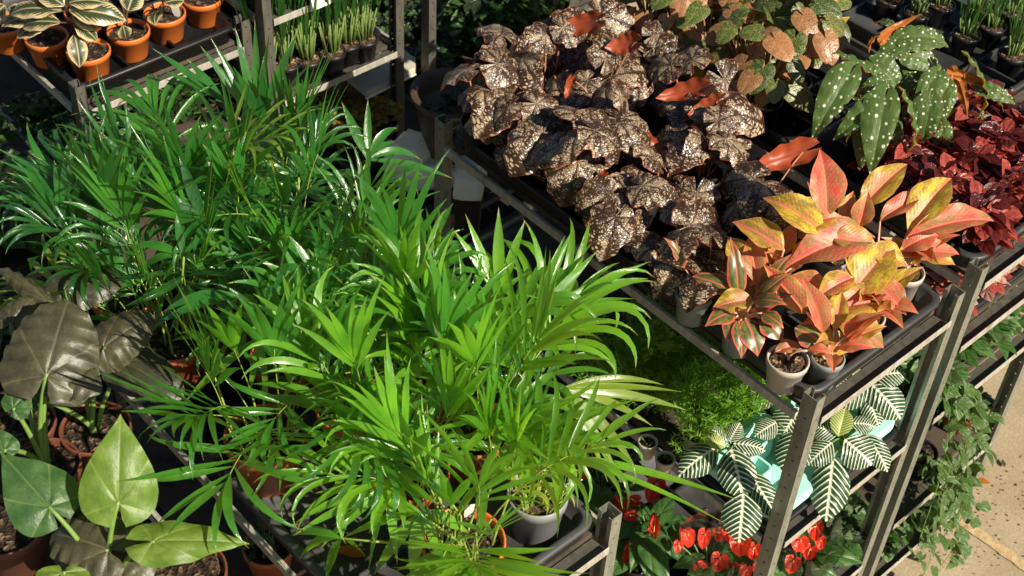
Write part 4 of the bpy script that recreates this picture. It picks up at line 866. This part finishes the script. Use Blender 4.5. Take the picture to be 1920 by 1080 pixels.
# ------------------------------------------------------------------ spotted and round leaved begonias (R2)
dots = []
def dotted(label, px, py):
    p = at(px, py, 1.60); t = thing('spotted_begonia', label, 'begonia', (p.x, p.y, 1.4365), 'white-dotted wing-leaved begonias'); pot(t, .055, .095, 'black_plastic', 'dark_soil'); return t
D1 = dotted('white-dotted begonia with long leaves hanging toward the pink-leaved plants', 1640, 215)
D2 = dotted('white-dotted begonia with a folded yellow-lit leaf, next to the red-leaved plants', 1760, 215)
D3 = dotted('white-dotted begonia at the back, pale leaf turned to the sky', 1690, 130)
DS = {}
for o, bx, by, z0, tx, ty, z1, w, fl in [
    (D1, 1592, 140, 1.74, 1522, 262, 1.60, 72, 1), (D1, 1655, 190, 1.72, 1560, 265, 1.62, 58, 1), (D1, 1660, 185, 1.73, 1632, 330, 1.58, 78, 1), (D1, 1700, 185, 1.73, 1700, 300, 1.60, 34, .5), (D1, 1585, 105, 1.75, 1655, 178, 1.68, 34, .6),
    (D1, 1640, 120, 1.74, 1690, 170, 1.68, 60, 1), (D2, 1755, 140, 1.75, 1712, 222, 1.66, 58, 1), (D2, 1745, 190, 1.72, 1730, 272, 1.60, 66, 1), (D2, 1770, 160, 1.72, 1755, 250, 1.62, 50, 1),
    (D2, 1822, 115, 1.76, 1838, 225, 1.62, 44, .4), (D2, 1790, 135, 1.74, 1815, 220, 1.63, 32, -1), (D2, 1785, 140, 1.74, 1885, 180, 1.69, 24, -1), (D3, 1695, 70, 1.76, 1782, 85, 1.73, 62, 1), (D3, 1690, 80, 1.75, 1640, 118, 1.7, 56, 1), (D3, 1700, 100, 1.73, 1765, 130, 1.68, 52, 1), (D3, 1655, 75, 1.76, 1722, 28, 1.79, 26, -1), (D1, 1625, 235, 1.66, 1612, 320, 1.57, 48, 1), (D3, 1720, 120, 1.7, 1730, 180, 1.64, 60, 1), (D1, 1660, 150, 1.73, 1610, 170, 1.7, 40, 1)]:
    b, tp = at(bx, by, z0), at(tx, ty, z1); nr = (tocam(b)*.7+V((U(-.2, .2), U(-.2, .2), .5))) if fl > .9 else ((tocam(b)*fl+V((.9, -.3, .4)) if fl > 0 else -tocam(b)*.8+V((.3, 0, .2))))
    put_leaf(o, 'dotted', b, tp, wid(w, b)*.92, nr); m = DS.setdefault(o, M()); c = V((U(-.01, .01), U(-.01, .01), .085)); e = b-V(o.location); m.tube(bez(c, c.lerp(e, .4)+V((0, 0, .06)), e, 6), .0036, .0024, 6)
for o in (D1, D2, D3):
    for i in range(9):
        az = U(0, 6.28); d = V((math.cos(az), math.sin(az), 0)); L = U(.08, .14); b = V(o.location)+V((0, 0, U(.15, .27)))+d*U(.02, .09); de = U(.3, 1.2)
        put_leaf(o, 'dotted', b, b+d*L*math.cos(de)-V((0, 0, L*math.sin(de))), L*.42, V((0, 0, .5))+tocam(b)*.4+d*.4+V((U(-.4, .4), U(-.4, .4), 0))); m = DS.setdefault(o, M()); e = b-V(o.location); m.tube(bez(V((0, 0, .085)), e*.4+V((0, 0, .1)), e, 6), .0036, .0024, 6)
for o, m in DS.items(): m.build('stem', 'orange_stalk', o)
for j, (y, xs) in enumerate([(.76, (.69, .80)), (.86, (.69, .81, .93)), (.98, (.69, .82, .95, 1.08)), (1.10, (.69, .82, .95, 1.08)), (1.22, (.70, .83, .96, 1.08))]):
    for i, x in enumerate(xs):
        x += U(-.02, .02); y_ = y+U(-.02, .02); z0 = 1.4365
        t = thing('round_leaved_begonia', 'round net-veined green and rust begonia, %s row, %s' % (ORD[j], ['beside the silver begonias', 'second across', 'third across', 'far side'][i]), 'begonia', (x, y_, z0), 'round-leaved net-veined begonias')
        zs = pot(t, .052, .09, 'black_plastic', 'dark_soil'); m = M()
        for k in range(20):
            az = k*2.4+U(-.4, .4); d = V((math.cos(az), math.sin(az), 0)); L = U(.042, .08); b = V((x, y_, z0+zs+U(.05, .22)))+d*U(.02, .10); de = U(.1, 1.1)
            tp = b+d*L*math.cos(de)-V((0, 0, L*math.sin(de))); put_leaf(t, 'jewel', b, tp, L*U(.9, 1.05), d*math.sin(de)*.6+V((0, 0, .7))+tocam(b)*.7); stalks(m, V((0, 0, zs)), b-V(t.location), .0024, .05)
        m.build('stem', 'orange_stalk', t)
for q, (px, py, c_, s) in enumerate([(1309, 128, 'yellow_card', .035), (1395, 105, 'white_card', .028), (1322, 40, 'white_card', .024), (1575, 35, 'yellow_card', .03), (1382, 45, 'blue_tag', .025), (1478, 55, 'yellow_card', .03)]):
    card(['amber card at the edge of the round-leaved begonias, facing the silver begonias', 'cream card among the rust leaves of the nearest round-leaved begonia', 'narrow white card high among the round-leaved begonias', 'yellow card at the far corner of the round-leaved begonias', 'small blue card deep between the round-leaved begonias', 'yellow-green card in the middle of the round-leaved begonias'][q], tuple(at(px, py+10, 1.56)), c_, s, s*1.3, .5, rz=U(-1.2, -.2))

# ------------------------------------------------------------------ anthuriums (R1 bottom shelf)
LMs = M(); LMs.tube([(0, .02, .01), (0, .12, .1), (0, .2, .32), (0, .25, .52)], .05, .035, 7); SPADIX = LMs.mesh('spadix', 'yellow_spadix')
def anthurium(label, px, py, z, fl, greens, sleeve=False, potmat='black_plastic'):
    p = at(px, py, z); x, y = p.x, p.y
    t = thing('anthurium', label, 'anthurium', (x, y, .362), 'red anthuriums on the bottom shelf'); zs = pot(t, .05, .085, potmat, 'dark_soil'); m = M()
    for bx, by, tx, ty, w, fz in fl:
        b, tp = at(bx, by, z+fz), at(tx, ty, z+fz-.02); tp = b+(tp-b)*.85; lf = put_leaf(t, 'spathe', b, tp, wid(w, b)*.82, tocam(b)+V((U(-.4, .4), U(-.4, .4), .5)), 'spathe'); link('spadix', SPADIX, lf); m.tube(bez(V((0, 0, zs)), V((0, 0, .12)), b-V(t.location), 5), .0025, .002, 5)
    for k in range(greens):
        az = k*2.4+U(-.4, .4); d = V((math.cos(az), math.sin(az), 0)); L = U(.08, .12); b = V((x, y, .362+zs+U(.04, .12)))+d*U(.03, .07); de = U(.1, .8); put_leaf(t, 'green', b, b+d*L*math.cos(de)-V((0, 0, L*math.sin(de))), L*.62, V((0, 0, 1))+d*.4+tocam(b)*.4); m.tube(bez(V((0, 0, zs)), V((0, 0, .1)), b-V(t.location), 5), .002, .0016, 5)
    m.build('stem', 'green_stalk', t)
    if sleeve:
        s = M(); prof = [(.046, .01), (.055, .08), (.085, .2), (.10, .265)]; nn = 28; vs = []
        for r, zz in prof: vs += [(r*(1+.06*math.sin(k*5)*zz*4)*math.cos(2*PI*k/nn), r*(1+.06*math.sin(k*7)*zz*4)*math.sin(2*PI*k/nn), zz+(.02*math.sin(k*3.1) if zz > .2 else 0)) for k in range(nn)]
        s.add(vs, [(i*nn+k, i*nn+(k+1) % nn, (i+1)*nn+(k+1) % nn, (i+1)*nn+k) for i in range(3) for k in range(nn)]); s.build('clear_sleeve', 'clear_film', t)
    return t
anthurium('anthurium with a tall narrow red bloom above a yellow leaf, unsleeved', 1222, 985, .52, [(1226, 1000, 1226, 955, 26, .06), (1225, 1000, 1205, 1015, 30, .02), (1230, 905, 1212, 950, 44, .1), (1195, 940, 1160, 945, 30, .06), (1172, 955, 1145, 925, 26, .05), (1190, 965, 1165, 972, 26, .05)], 10)
anthurium('anthurium low down beside the bare palm-trolley post, two faded red blooms', 1195, 1040, .47, [(1190, 1025, 1165, 1060, 40, .03), (1165, 1045, 1185, 1065, 26, 0)], 8)
anthurium('anthurium half hidden by palm tips, small red blooms', 1130, 895, .52, [(1100, 815, 1108, 845, 24, .1), (1090, 885, 1104, 900, 24, .06), (1075, 860, 1085, 875, 20, .06)], 9)
anthurium('anthurium in a clear sleeve with many red blooms, left of the galvanised front post', 1330, 1060, .50, [(1290, 1000, 1292, 1032, 34, .07), (1322, 1000, 1315, 1035, 32, .08), (1350, 1045, 1340, 1078, 40, .04), (1310, 1062, 1330, 1085, 36, .03), (1272, 1018, 1268, 1040, 24, .06), (1375, 1060, 1372, 1085, 34, .03), (1345, 995, 1352, 1020, 26, .08)], 6, True, 'taupe_pot')
anthurium('anthurium in a clear sleeve with a dense head of blooms against the front post', 1395, 1052, .52, [(1388, 1012, 1386, 1050, 50, .08), (1415, 1025, 1410, 1055, 34, .07), (1425, 1060, 1420, 1085, 36, .04), (1368, 1000, 1372, 1025, 26, .08), (1400, 1065, 1395, 1088, 30, .04)], 6, True, 'taupe_pot')
anthurium('anthurium in a clear sleeve right of the front post, below the zebra leaf', 1508, 1045, .52, [(1500, 1010, 1492, 1040, 42, .07), (1530, 985, 1528, 1020, 38, .09), (1520, 1028, 1512, 1055, 36, .05), (1488, 1050, 1478, 1080, 38, .03), (1538, 1010, 1538, 1035, 26, .07), (1478, 1000, 1470, 1025, 34, .07)], 6, True, 'taupe_pot')
tray('plant_tray', 'black tray under the red anthuriums on the bottom shelf', 'plant tray', .0, .53, .01, .7, .3615, 'black_plastic', .03, (4, 4), 'black plastic trays')

# ------------------------------------------------------------------ heart leaved plants (LT)
def hearty(label, px, py, mat='dark_clay_pot', r=.075, h=.12):
    p = at(px, py, 1.356+h); t = thing('heart_leaved_plant', label, 'potted plant', (p.x, p.y, 1.3565), 'large heart-leaved plants'); pot(t, r, h, mat, 'dark_soil'); return t
HA = hearty('heart-leaved plant with the upright bright green leaf, cut by the lower picture edge', 205, 1105)
HB = hearty('heart-leaved plant under the big dusty grey leaf, green stalks meeting at its soil', 82, 872)
HC = hearty('heart-leaved plant with dark brownish leaves nearest the palms', 178, 800)
HS = {}
for o, bx, by, z0, tx, ty, z1, w, kd, upw in [
    (HA, 222, 940, 1.70, 226, 776, 1.80, 146, 'heart', .1), (HA, 92, 950, 1.67, 2, 850, 1.72, 138, 'darkheart', .4), (HA, 290, 1015, 1.66, 468, 1019, 1.63, 92, 'heart', .8), (HA, 200, 1030, 1.60, 95, 1000, 1.58, 150, 'dusty', .6), (HA, 118, 1075, 1.64, 112, 1130, 1.62, 100, 'heart', .6), (HA, 215, 1010, 1.58, 285, 1085, 1.55, 120, 'dusty', .6),
    (HB, 88, 700, 1.72, 128, 560, 1.77, 182, 'dusty', .4), (HB, 95, 690, 1.70, 190, 735, 1.68, 100, 'dusty', .7), (HB, 20, 605, 1.70, 62, 560, 1.72, 66, 'dusty', .5), (HB, 92, 565, 1.70, -5, 500, 1.73, 40, 'dusty', 1.), (HB, 25, 765, 1.66, 62, 728, 1.68, 60, 'darkheart', .5), (HB, 8, 845, 1.62, -10, 800, 1.64, 60, 'darkheart', .5),
    (HC, 196, 650, 1.68, 290, 590, 1.70, 98, 'dusty', .5), (HC, 120, 545, 1.68, 235, 520, 1.68, 95, 'brownheart', .6), (HC, 235, 680, 1.62, 345, 745, 1.58, 105, 'brownheart', .6), (HC, 62, 745, 1.6, 85, 775, 1.58, 40, 'darkheart', .3)]:
    b, tp = at(bx, by, z0), at(tx, ty, z1); nr = tocam(b)*(1-upw*.45)+V((0, 0, upw)); put_leaf(o, kd, b, tp, wid(w, b), nr)
    m = HS.setdefault(o, M()); c = V((U(-.01, .01), U(-.01, .01), .1)); e = b-V(o.location); m.tube(bez(c, V((e.x*.25, e.y*.25, e.z*.75)), e, 8), .0062, .0042, 7)
for o, m in HS.items(): m.build('stem', 'green_stalk', o)
for q, (px, py) in enumerate([(12, 985), (35, 795), (350, 1075)]):
    p = at(px, py, 1.47); t = thing('terracotta_pot', ['dark terracotta pot of soil at the picture edge behind the green heart leaves', 'dark terracotta pot of soil shaded by the dusty grey leaf', 'brown pot of soil beside the glossy heart leaf that points at the palms'][q], 'plant pot', (p.x, p.y, 1.3565)); pot(t, .078, .12, 'dark_clay_pot', 'dark_soil')
p = at(505, 1040, .98); o = bushy('small_bush', 'small plant in a terracotta pot on the shelf below the palm tray', 'potted plant', p.x, p.y, .9215, (.05, .09, 26, .05, .018, ('green_plant_leaf', 'dark_plant_leaf'), lance, .5), None, 'terracotta_pot', .062, .1)
for q in range(3): bushy('small_bush', 'dark leafy plant on the rear half of the heart-leaf trolley, %s from the palms' % ORD[q], 'potted plant', -1.36-.17*q, 1.28, 1.3565, DKBIG, 'dark leafy plants on the heart-leaf trolley', h=.08)

# ------------------------------------------------------------------ back row
tray('plant_tray', 'black tray under the bright orange pots', 'plant tray', -.685, -.155, 2.06, 2.66, 1.3665, 'black_plastic', .055, (3, 4), 'black plastic trays')
CAL = []
for q, (px, py) in enumerate([(165, 92), (86, 66), (240, 55), (308, 22), (378, -8), (10, 40), (160, 20)]):
    p = at(px, py, 1.462); t = thing('striped_calathea', ['cream-striped plant in the orange pot at the front tray corner', 'cream-striped plant in the shaded orange pot left of the corner one', 'cream-striped plant in the second orange pot along the front tray edge', 'cream-striped plant in the third orange pot along the front tray edge', 'cream-striped plant in the orange pot cut by the upper picture edge', 'cream-striped plant at the far side, its orange pot hidden by leaves', 'cream-striped plant in the second row behind the corner pot'][q], 'potted plant', (p.x, p.y, 1.3745), 'cream-striped plants in orange pots')
    pot(t, .062, .086, 'bright_orange_pot', 'dark_soil'); CAL.append((t, V((p.x, p.y, 1.48)), M()))
for q, bx, by, z0, tx, ty, z1, w in [(0, 115, 20, 1.66, 15, 24, 1.63, 36), (0, 112, 42, 1.63, 38, 48, 1.59, 32), (0, 130, 18, 1.66, 237, 36, 1.63, 42), (0, 134, 28, 1.63, 186, 52, 1.58, 30), (0, 138, 45, 1.60, 184, 76, 1.55, 30), (0, 140, 65, 1.57, 150, 126, 1.50, 30), (0, 120, 10, 1.68, 70, -20, 1.70, 34), (0, 130, 5, 1.68, 200, 4, 1.68, 34), (1, 105, 28, 1.6, 0, 46, 1.58, 34), (1, 90, 40, 1.58, 30, 70, 1.55, 30), (1, 70, 35, 1.6, 10, 15, 1.62, 30),
                                     (2, 230, 48, 1.55, 236, 72, 1.5, 22), (2, 225, 35, 1.6, 200, 40, 1.58, 24), (2, 240, 20, 1.64, 255, -20, 1.68, 36), (3, 295, 22, 1.56, 290, 45, 1.5, 26), (3, 310, 5, 1.6, 345, 0, 1.6, 26), (5, 10, 10, 1.6, -30, 50, 1.55, 34), (6, 150, -5, 1.66, 110, -10, 1.66, 34), (6, 165, 0, 1.64, 215, 20, 1.6, 34)]:
    t, c, m = CAL[q]; b, tp = at(bx, by, z0), at(tx, ty, z1); put_leaf(t, 'calathea', b, tp, wid(w, b)*1.25, tocam(b)*.6+V((U(-.2, .2), U(-.2, .2), .7))); e = b-V(t.location); m.tube(bez(V((0, 0, .1)), V((0, 0, e.z*.7)), e, 6), .003, .002, 5)
for k, (t, c, m) in enumerate(CAL):
    if k in (2, 3, 4, 5, 6):
        for i in range(5):
            az = U(0, 6.28); d = V((math.cos(az), math.sin(az), 0)); b = c+d*.03+V((0, 0, U(.08, .2))); L = U(.09, .13); put_leaf(t, 'calathea', b, b+d*L*.8+V((0, 0, U(-.05, .05))), L*.36, V((0, 0, 1))+tocam(b)*.5); m.tube(bez(V((0, 0, .1)), V((0, 0, .16)), b-V(t.location), 5), .003, .002, 5)
    m.build('stem', 'brown_stalk', t)
# dark small-leaf plants below the orange pots
for q, (px, py) in enumerate([(100, 210), (150, 250), (110, 285), (165, 320), (60, 200), (235, 215), (285, 195), (330, 175), (250, 250), (380, 170), (200, 300)]):
    p = at(px, py, 1.12); y = max(p.y, 2.10)
    bushy('small_leaved_plant', 'dark small-leaved plant in the shade below the orange pots, %s from the rear' % ORD[q] if q < 5 else 'dark small-leaved plant below the front edge of the orange pot tray, %s from its corner' % ORD[q-5], 'potted plant', p.x, y, 1.0215, DARK, 'dark small-leaved plants', h=.05, r=.045)
# grass tufts
def tuft_mesh(seed, n, hgt, wd_):
    q = random.Random(seed); m = M()
    for i in range(n):
        a = q.uniform(0, 6.28); rr = .022*math.sqrt(q.random()); p = V((rr*math.cos(a), rr*math.sin(a), 0)); d = V((math.cos(a)*q.uniform(0, .3), math.sin(a)*q.uniform(0, .3), 1)); L = hgt*q.uniform(.6, 1.15)
        e = p+d.normalized()*L*.35; m.tube([p, e], .0028, .002, 5, 1); blade(m, e, d, V((math.cos(a), math.sin(a), .3)), L*.8, wd_*q.uniform(.7, 1.2), q.uniform(.1, .6), 6, .35, 0, lance)
    return m.mesh('foliage', ['grass_leaf', 'grass_stalk'])
TF = [tuft_mesh(i, 24, .36, .015) for i in range(3)]; TG = [tuft_mesh(10+i, 26, .15, .007) for i in range(3)]
def tuft(label, p, z, ms, group, r=.045, h=.075):
    t = thing('grass_tuft', label, 'potted grass', (p.x, p.y, z), group); zs = pot(t, r, h, 'black_plastic', 'potting_soil', fill=.95, n=20); f = link('foliage', rnd.choice(ms), t, (0, 0, zs)); f.rotation_euler[2] = U(0, 6); return t
for q, (px, py) in enumerate([(537, 118), (577, 110), (622, 97), (650, 80), (683, 72), (560, 85), (600, 70), (640, 55), (675, 45), (525, 95), (500, 128)]):
    tuft(['tall grass tuft beside the leaning palm top, second along the front', 'tall grass tuft with a clump of bright lower stalks, third along the front', 'tall grass tuft fourth along the front, pot rim dark', 'tall grass tuft fifth along the front', 'tall grass tuft nearest the dark square post', 'tall grass tuft behind the second front one', 'tall grass tuft behind the third front one', 'tall grass tuft behind the fourth front one', 'tall grass tuft at the back by the dark square post', 'tall grass tuft at the back near the thin double post', 'tall grass tuft first along the front, half hidden by palm'][q], at(px, py, 1.235), 1.163, TF, 'tall grass tufts in black pots')
tray('plant_tray', 'black tray under the tall grass tufts', 'plant tray', -.10, .36, 2.02, 2.6, 1.1565, 'black_plastic', .05, (4, 4), 'black plastic trays')
tray('plant_tray', 'empty black tray on the top shelf above the grass tufts', 'plant tray', -.10, .38, 2.02, 2.6, 1.4565, 'black_plastic', .05, (4, 4), 'black plastic trays')
q_ = 0
for px, py in [(1720, 25), (1812, 66), (1898, 104), (1765, 10), (1860, 50), (1668, 0), (1920, 70), (1840, 20), (1900, 25)]:
    tuft('short grass tuft past the spotted begonias, %s from the near end' % ORD[q_], at(px, py, 1.42), 1.3525, TG, 'short grass tufts in black pots'); q_ += 1
tray('plant_tray', 'black tray under the short grass tufts', 'plant tray', 1.375, 1.925, .43, 1.2, 1.3465, 'grey_black_plastic', .045, (4, 5), 'black plastic trays')
# price card on the top shelf edge of T2
p = aty(600, -2, 1.965); t = thing('price_card', 'blank white card clipped to the shelf edge above the grass tufts', 'price card', (p.x, p.y, p.z)); m = M(); m.box(-.035, .035, -.001, .001, -.03, .03); m.build('plate', 'white_card', t, False); m = M(); m.box(-.012, .012, .0012, .006, .005, .028); m.build('clip', 'zinc', t, False)
# sedum bed
for q, (px, py) in enumerate([(590, 200), (640, 180), (690, 195), (625, 225), (675, 230), (715, 205), (600, 245), (650, 255), (700, 165)]):
    p = at(px, py, .93); bushy('sedum_plant', 'low yellow and rust sedum below the grass tufts, clump %s counted from the palms' % ORD[q], 'sedum', p.x, p.y, .8685, SED, 'yellow sedum clumps', h=.05, r=.05)
tray('plant_tray', 'black tray under the yellow sedum', 'plant tray', -.095, .375, 1.99, 2.5, .8615, 'black_plastic', .035, (4, 4), 'black plastic trays')
# boards and foam behind the begonia trolley
pts = [at(*c, 1.02) for c in ((648, 142), (712, 98), (756, 92), (779, 108), (779, 127), (686, 173))]; cen = sum(pts, V())/6
t = thing('foam_board', 'beige foam board with cut corners beside the dark square post', 'foam board', cen); m = M(); k = [p-cen for p in pts][::-1]
m.loops([[v+V((0, 0, -.022)) for v in k], [v for v in k]]); m.build('slab', 'board_face', t, False, bevel=.003); m = M(); e0, e1 = pts[5]-cen, pts[4]-cen; m.tube([e0+V((0, 0, -.026)), e1+V((0, 0, -.026))], .004, .004, 6); m.build('edge_strip', 'white_card', t)
for sx in (.0, ):
    t = thing('crate_stack', 'dark crate in the shaded gap behind the begonia trolley', 'crate', (.17, 1.665, 0)); m = M(); L = lambda i, z: rrect(-.2+i, .2-i, -.15+i, .15-i, .03, z)
    m.loops([L(.02, 0), L(.012, .45), L(0, .455), L(0, .47), L(.012, .475), L(.0, .92), L(.012, .925), L(.025, .915), L(.03, .6)]); m.build('shell', 'black_plastic', t, False); m = M(); m.box(-.06, .06, -.153, -.1515, .8, .85); m.build('handle', 'zinc_dark', t, False)
def chunk(name, label, px, py, z, sx, sy, sz, rz, seed):
    q = random.Random(seed); p = at(px, py, z+sz); t = thing(name, label, 'foam block', (p.x, p.y, z), 'pale foam blocks', rz); m = M()
    b = rrect(-sx, sx, -sy, sy, min(sx, sy)*.45, 0, 2); lv = []
    for zz, s in ((0, .92), (sz*.2, 1.0), (sz*.62, .98), (sz*.8, .9), (sz, .62)): lv.append([(x*s+q.uniform(-.006, .006), y*s+q.uniform(-.006, .006), zz+q.uniform(-.005, .005)*(zz > 0)) for x, y, _ in b])
    m.loops(lv); m.build('block', 'styrofoam', t, False, bevel=.004); return t
chunk('foam_block', 'pale faceted foam block leaning by the dark square post', 770, 262, .93, .085, .06, .13, .4, 1)
chunk('foam_block', 'pale foam block in front of the faceted one, rounded below', 800, 300, .925, .10, .06, .075, -.5, 5)
chunk('foam_block', 'crumpled pale foam piece beside the begonia tray corner', 880, 305, .925, .07, .05, .1, .8, 8)
chunk('foam_block', 'flat white foam piece lying left of the dark square post', 718, 285, .80, .08, .05, .03, 1.1, 9)
p = at(845, 170, 1.22); t = thing('film_pot', 'wide pot wrapped in translucent brown film behind the begonia trolley', 'plant pot', (p.x, p.y, .93)); m = M(); m.lathe([(.06, 0), (.075, .05), (.108, .24), (.125, .29), (.121, .288), (.104, .24), (.07, .2), (.001, .2)], 34); m.build('shell', 'brown_film', t)
f = M(); dome(f, .09, .06, 14, .09, .05, 5, .2, 0, .7, 5, ovate); f.build('foliage', 'dark_plant_leaf', t)
# shaded plants at the back
for q in range(12):
    j, i = divmod(q, 3); bushy('shaded_plant', 'dark leafy plant deep in shade behind the silver begonias, %s row, %s across' % (ORD[j], ORD[i]), 'potted plant', .61+.19*i, 2.12+.24*j, .8415, DARK, 'dark plants in deep shade', h=.07, r=.06)  # darker leaf style, deep shade put into the foliage colour
for q, (px, py) in enumerate([(935, 25), (975, 12), (1010, 40), (1062, 12), (1080, 45), (1105, 8), (1140, -10), (1040, -20), (900, -10)]):
    p = at(px, py, 1.10); bushy('leafy_green_plant', 'leafy green plant behind the round-leaved begonias, %s from the dark gap' % ORD[q], 'potted plant', p.x, max(2.1, p.y), 1.0015 if p.x > 1.16 else .8415, GRN if q in (3, 4, 5) else DKBIG, 'leafy green plants in the back row', h=.09 if p.x > 1.16 else .16, r=.06)  # most take the darker leaf style, with the dim light in its colour

for q in range(9):
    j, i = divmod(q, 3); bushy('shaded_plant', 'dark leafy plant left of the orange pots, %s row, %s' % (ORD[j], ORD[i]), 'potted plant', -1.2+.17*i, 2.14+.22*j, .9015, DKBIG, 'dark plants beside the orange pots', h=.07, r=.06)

# fallen leaves and loose tags
def fallen(label, p, L, rz, mat, tilt=.15):
    t = thing('fallen_leaf', label, 'fallen leaf', p, None, rz); m = M(); blade(m, (0, -L/2, .004), V((0, 1, .12)), V((tilt, 0, 1)), L, L*.5, .25, 6, .3, 0, ovate); m.build('blade', mat, t); return t
for q, (px, py, L, mt, lb) in enumerate([(1843, 905, .05, 'wing_underside', 'small curled rust leaf on the paving above the ochre joint'), (1880, 870, .035, 'dusty_leaf', 'tiny dry grey leaf on the paving near the picture edge'), (1800, 1040, .04, 'sedum_leaf', 'small dry yellow leaf on the paving below the ochre joint')]):
    p = at(px, py, .003); fallen(lb, tuple(p), L, U(0, 6), mt)
fallen('dry brown leaf lying in the empty part of the front palm tray', (-1.03, .36, 1.375), .07, .7, 'wing_underside')
fallen('yellowed leaf lying in the front palm tray near its corner', (-1.06, .20, 1.375), .055, 2.2, 'sedum_leaf')
fallen('pale dry leaf in the begonia tray beside the aisle gap', (.03, .34, 1.384), .05, 1.2, 'sedum_leaf')
for q, (x, y, z, mt, lb) in enumerate([(-.84, .21, 1.50, 'white_card', 'white tag in the front orange pot among pale stems'), (.46, .42, 1.49, 'yellow_card', 'yellow tag between the pink-leaved plants and the silver begonias'), (.10, .62, 1.50, 'white_card', 'white tag among the silver begonias near the aisle gap'),
                                       (.78, .24, 1.54, 'white_card', 'white tag standing among the dark red leaves'), (-.30, 2.16, 1.47, 'white_card', 'white tag in an orange pot of cream-striped leaves'), (.22, .50, .99, 'white_card', 'white tag between the asparagus ferns')]):
    card(lb, (x, y, z), mt, .022, .05, U(.2, .6), rz=U(-.9, .4))

# crumbs of soil swept along the paving edge
q = random.Random(5); m = M()
for i in range(420):
    px, py = q.uniform(1690, 1925), q.uniform(800, 1085); p = at(px, py, .002)
    if p.x < .95 or p.y > .03 or q.random() > .10+1.2*math.exp(-abs(p.y+.02)*9): continue
    r = q.uniform(.0012, .0045); a = q.uniform(0, 6)
    m.add([p+V((r*math.cos(a+k*2.1), r*math.sin(a+k*2.1), 0)) for k in range(3)]+[p+V((0, 0, r*1.1))], [(0, 1, 3), (1, 2, 3), (2, 0, 3)])
tag(m.build('soil_crumbs', 'dark_soil', None, False), 'dark soil crumbs scattered on the paving beside the trolley', 'soil crumbs', kind='stuff')
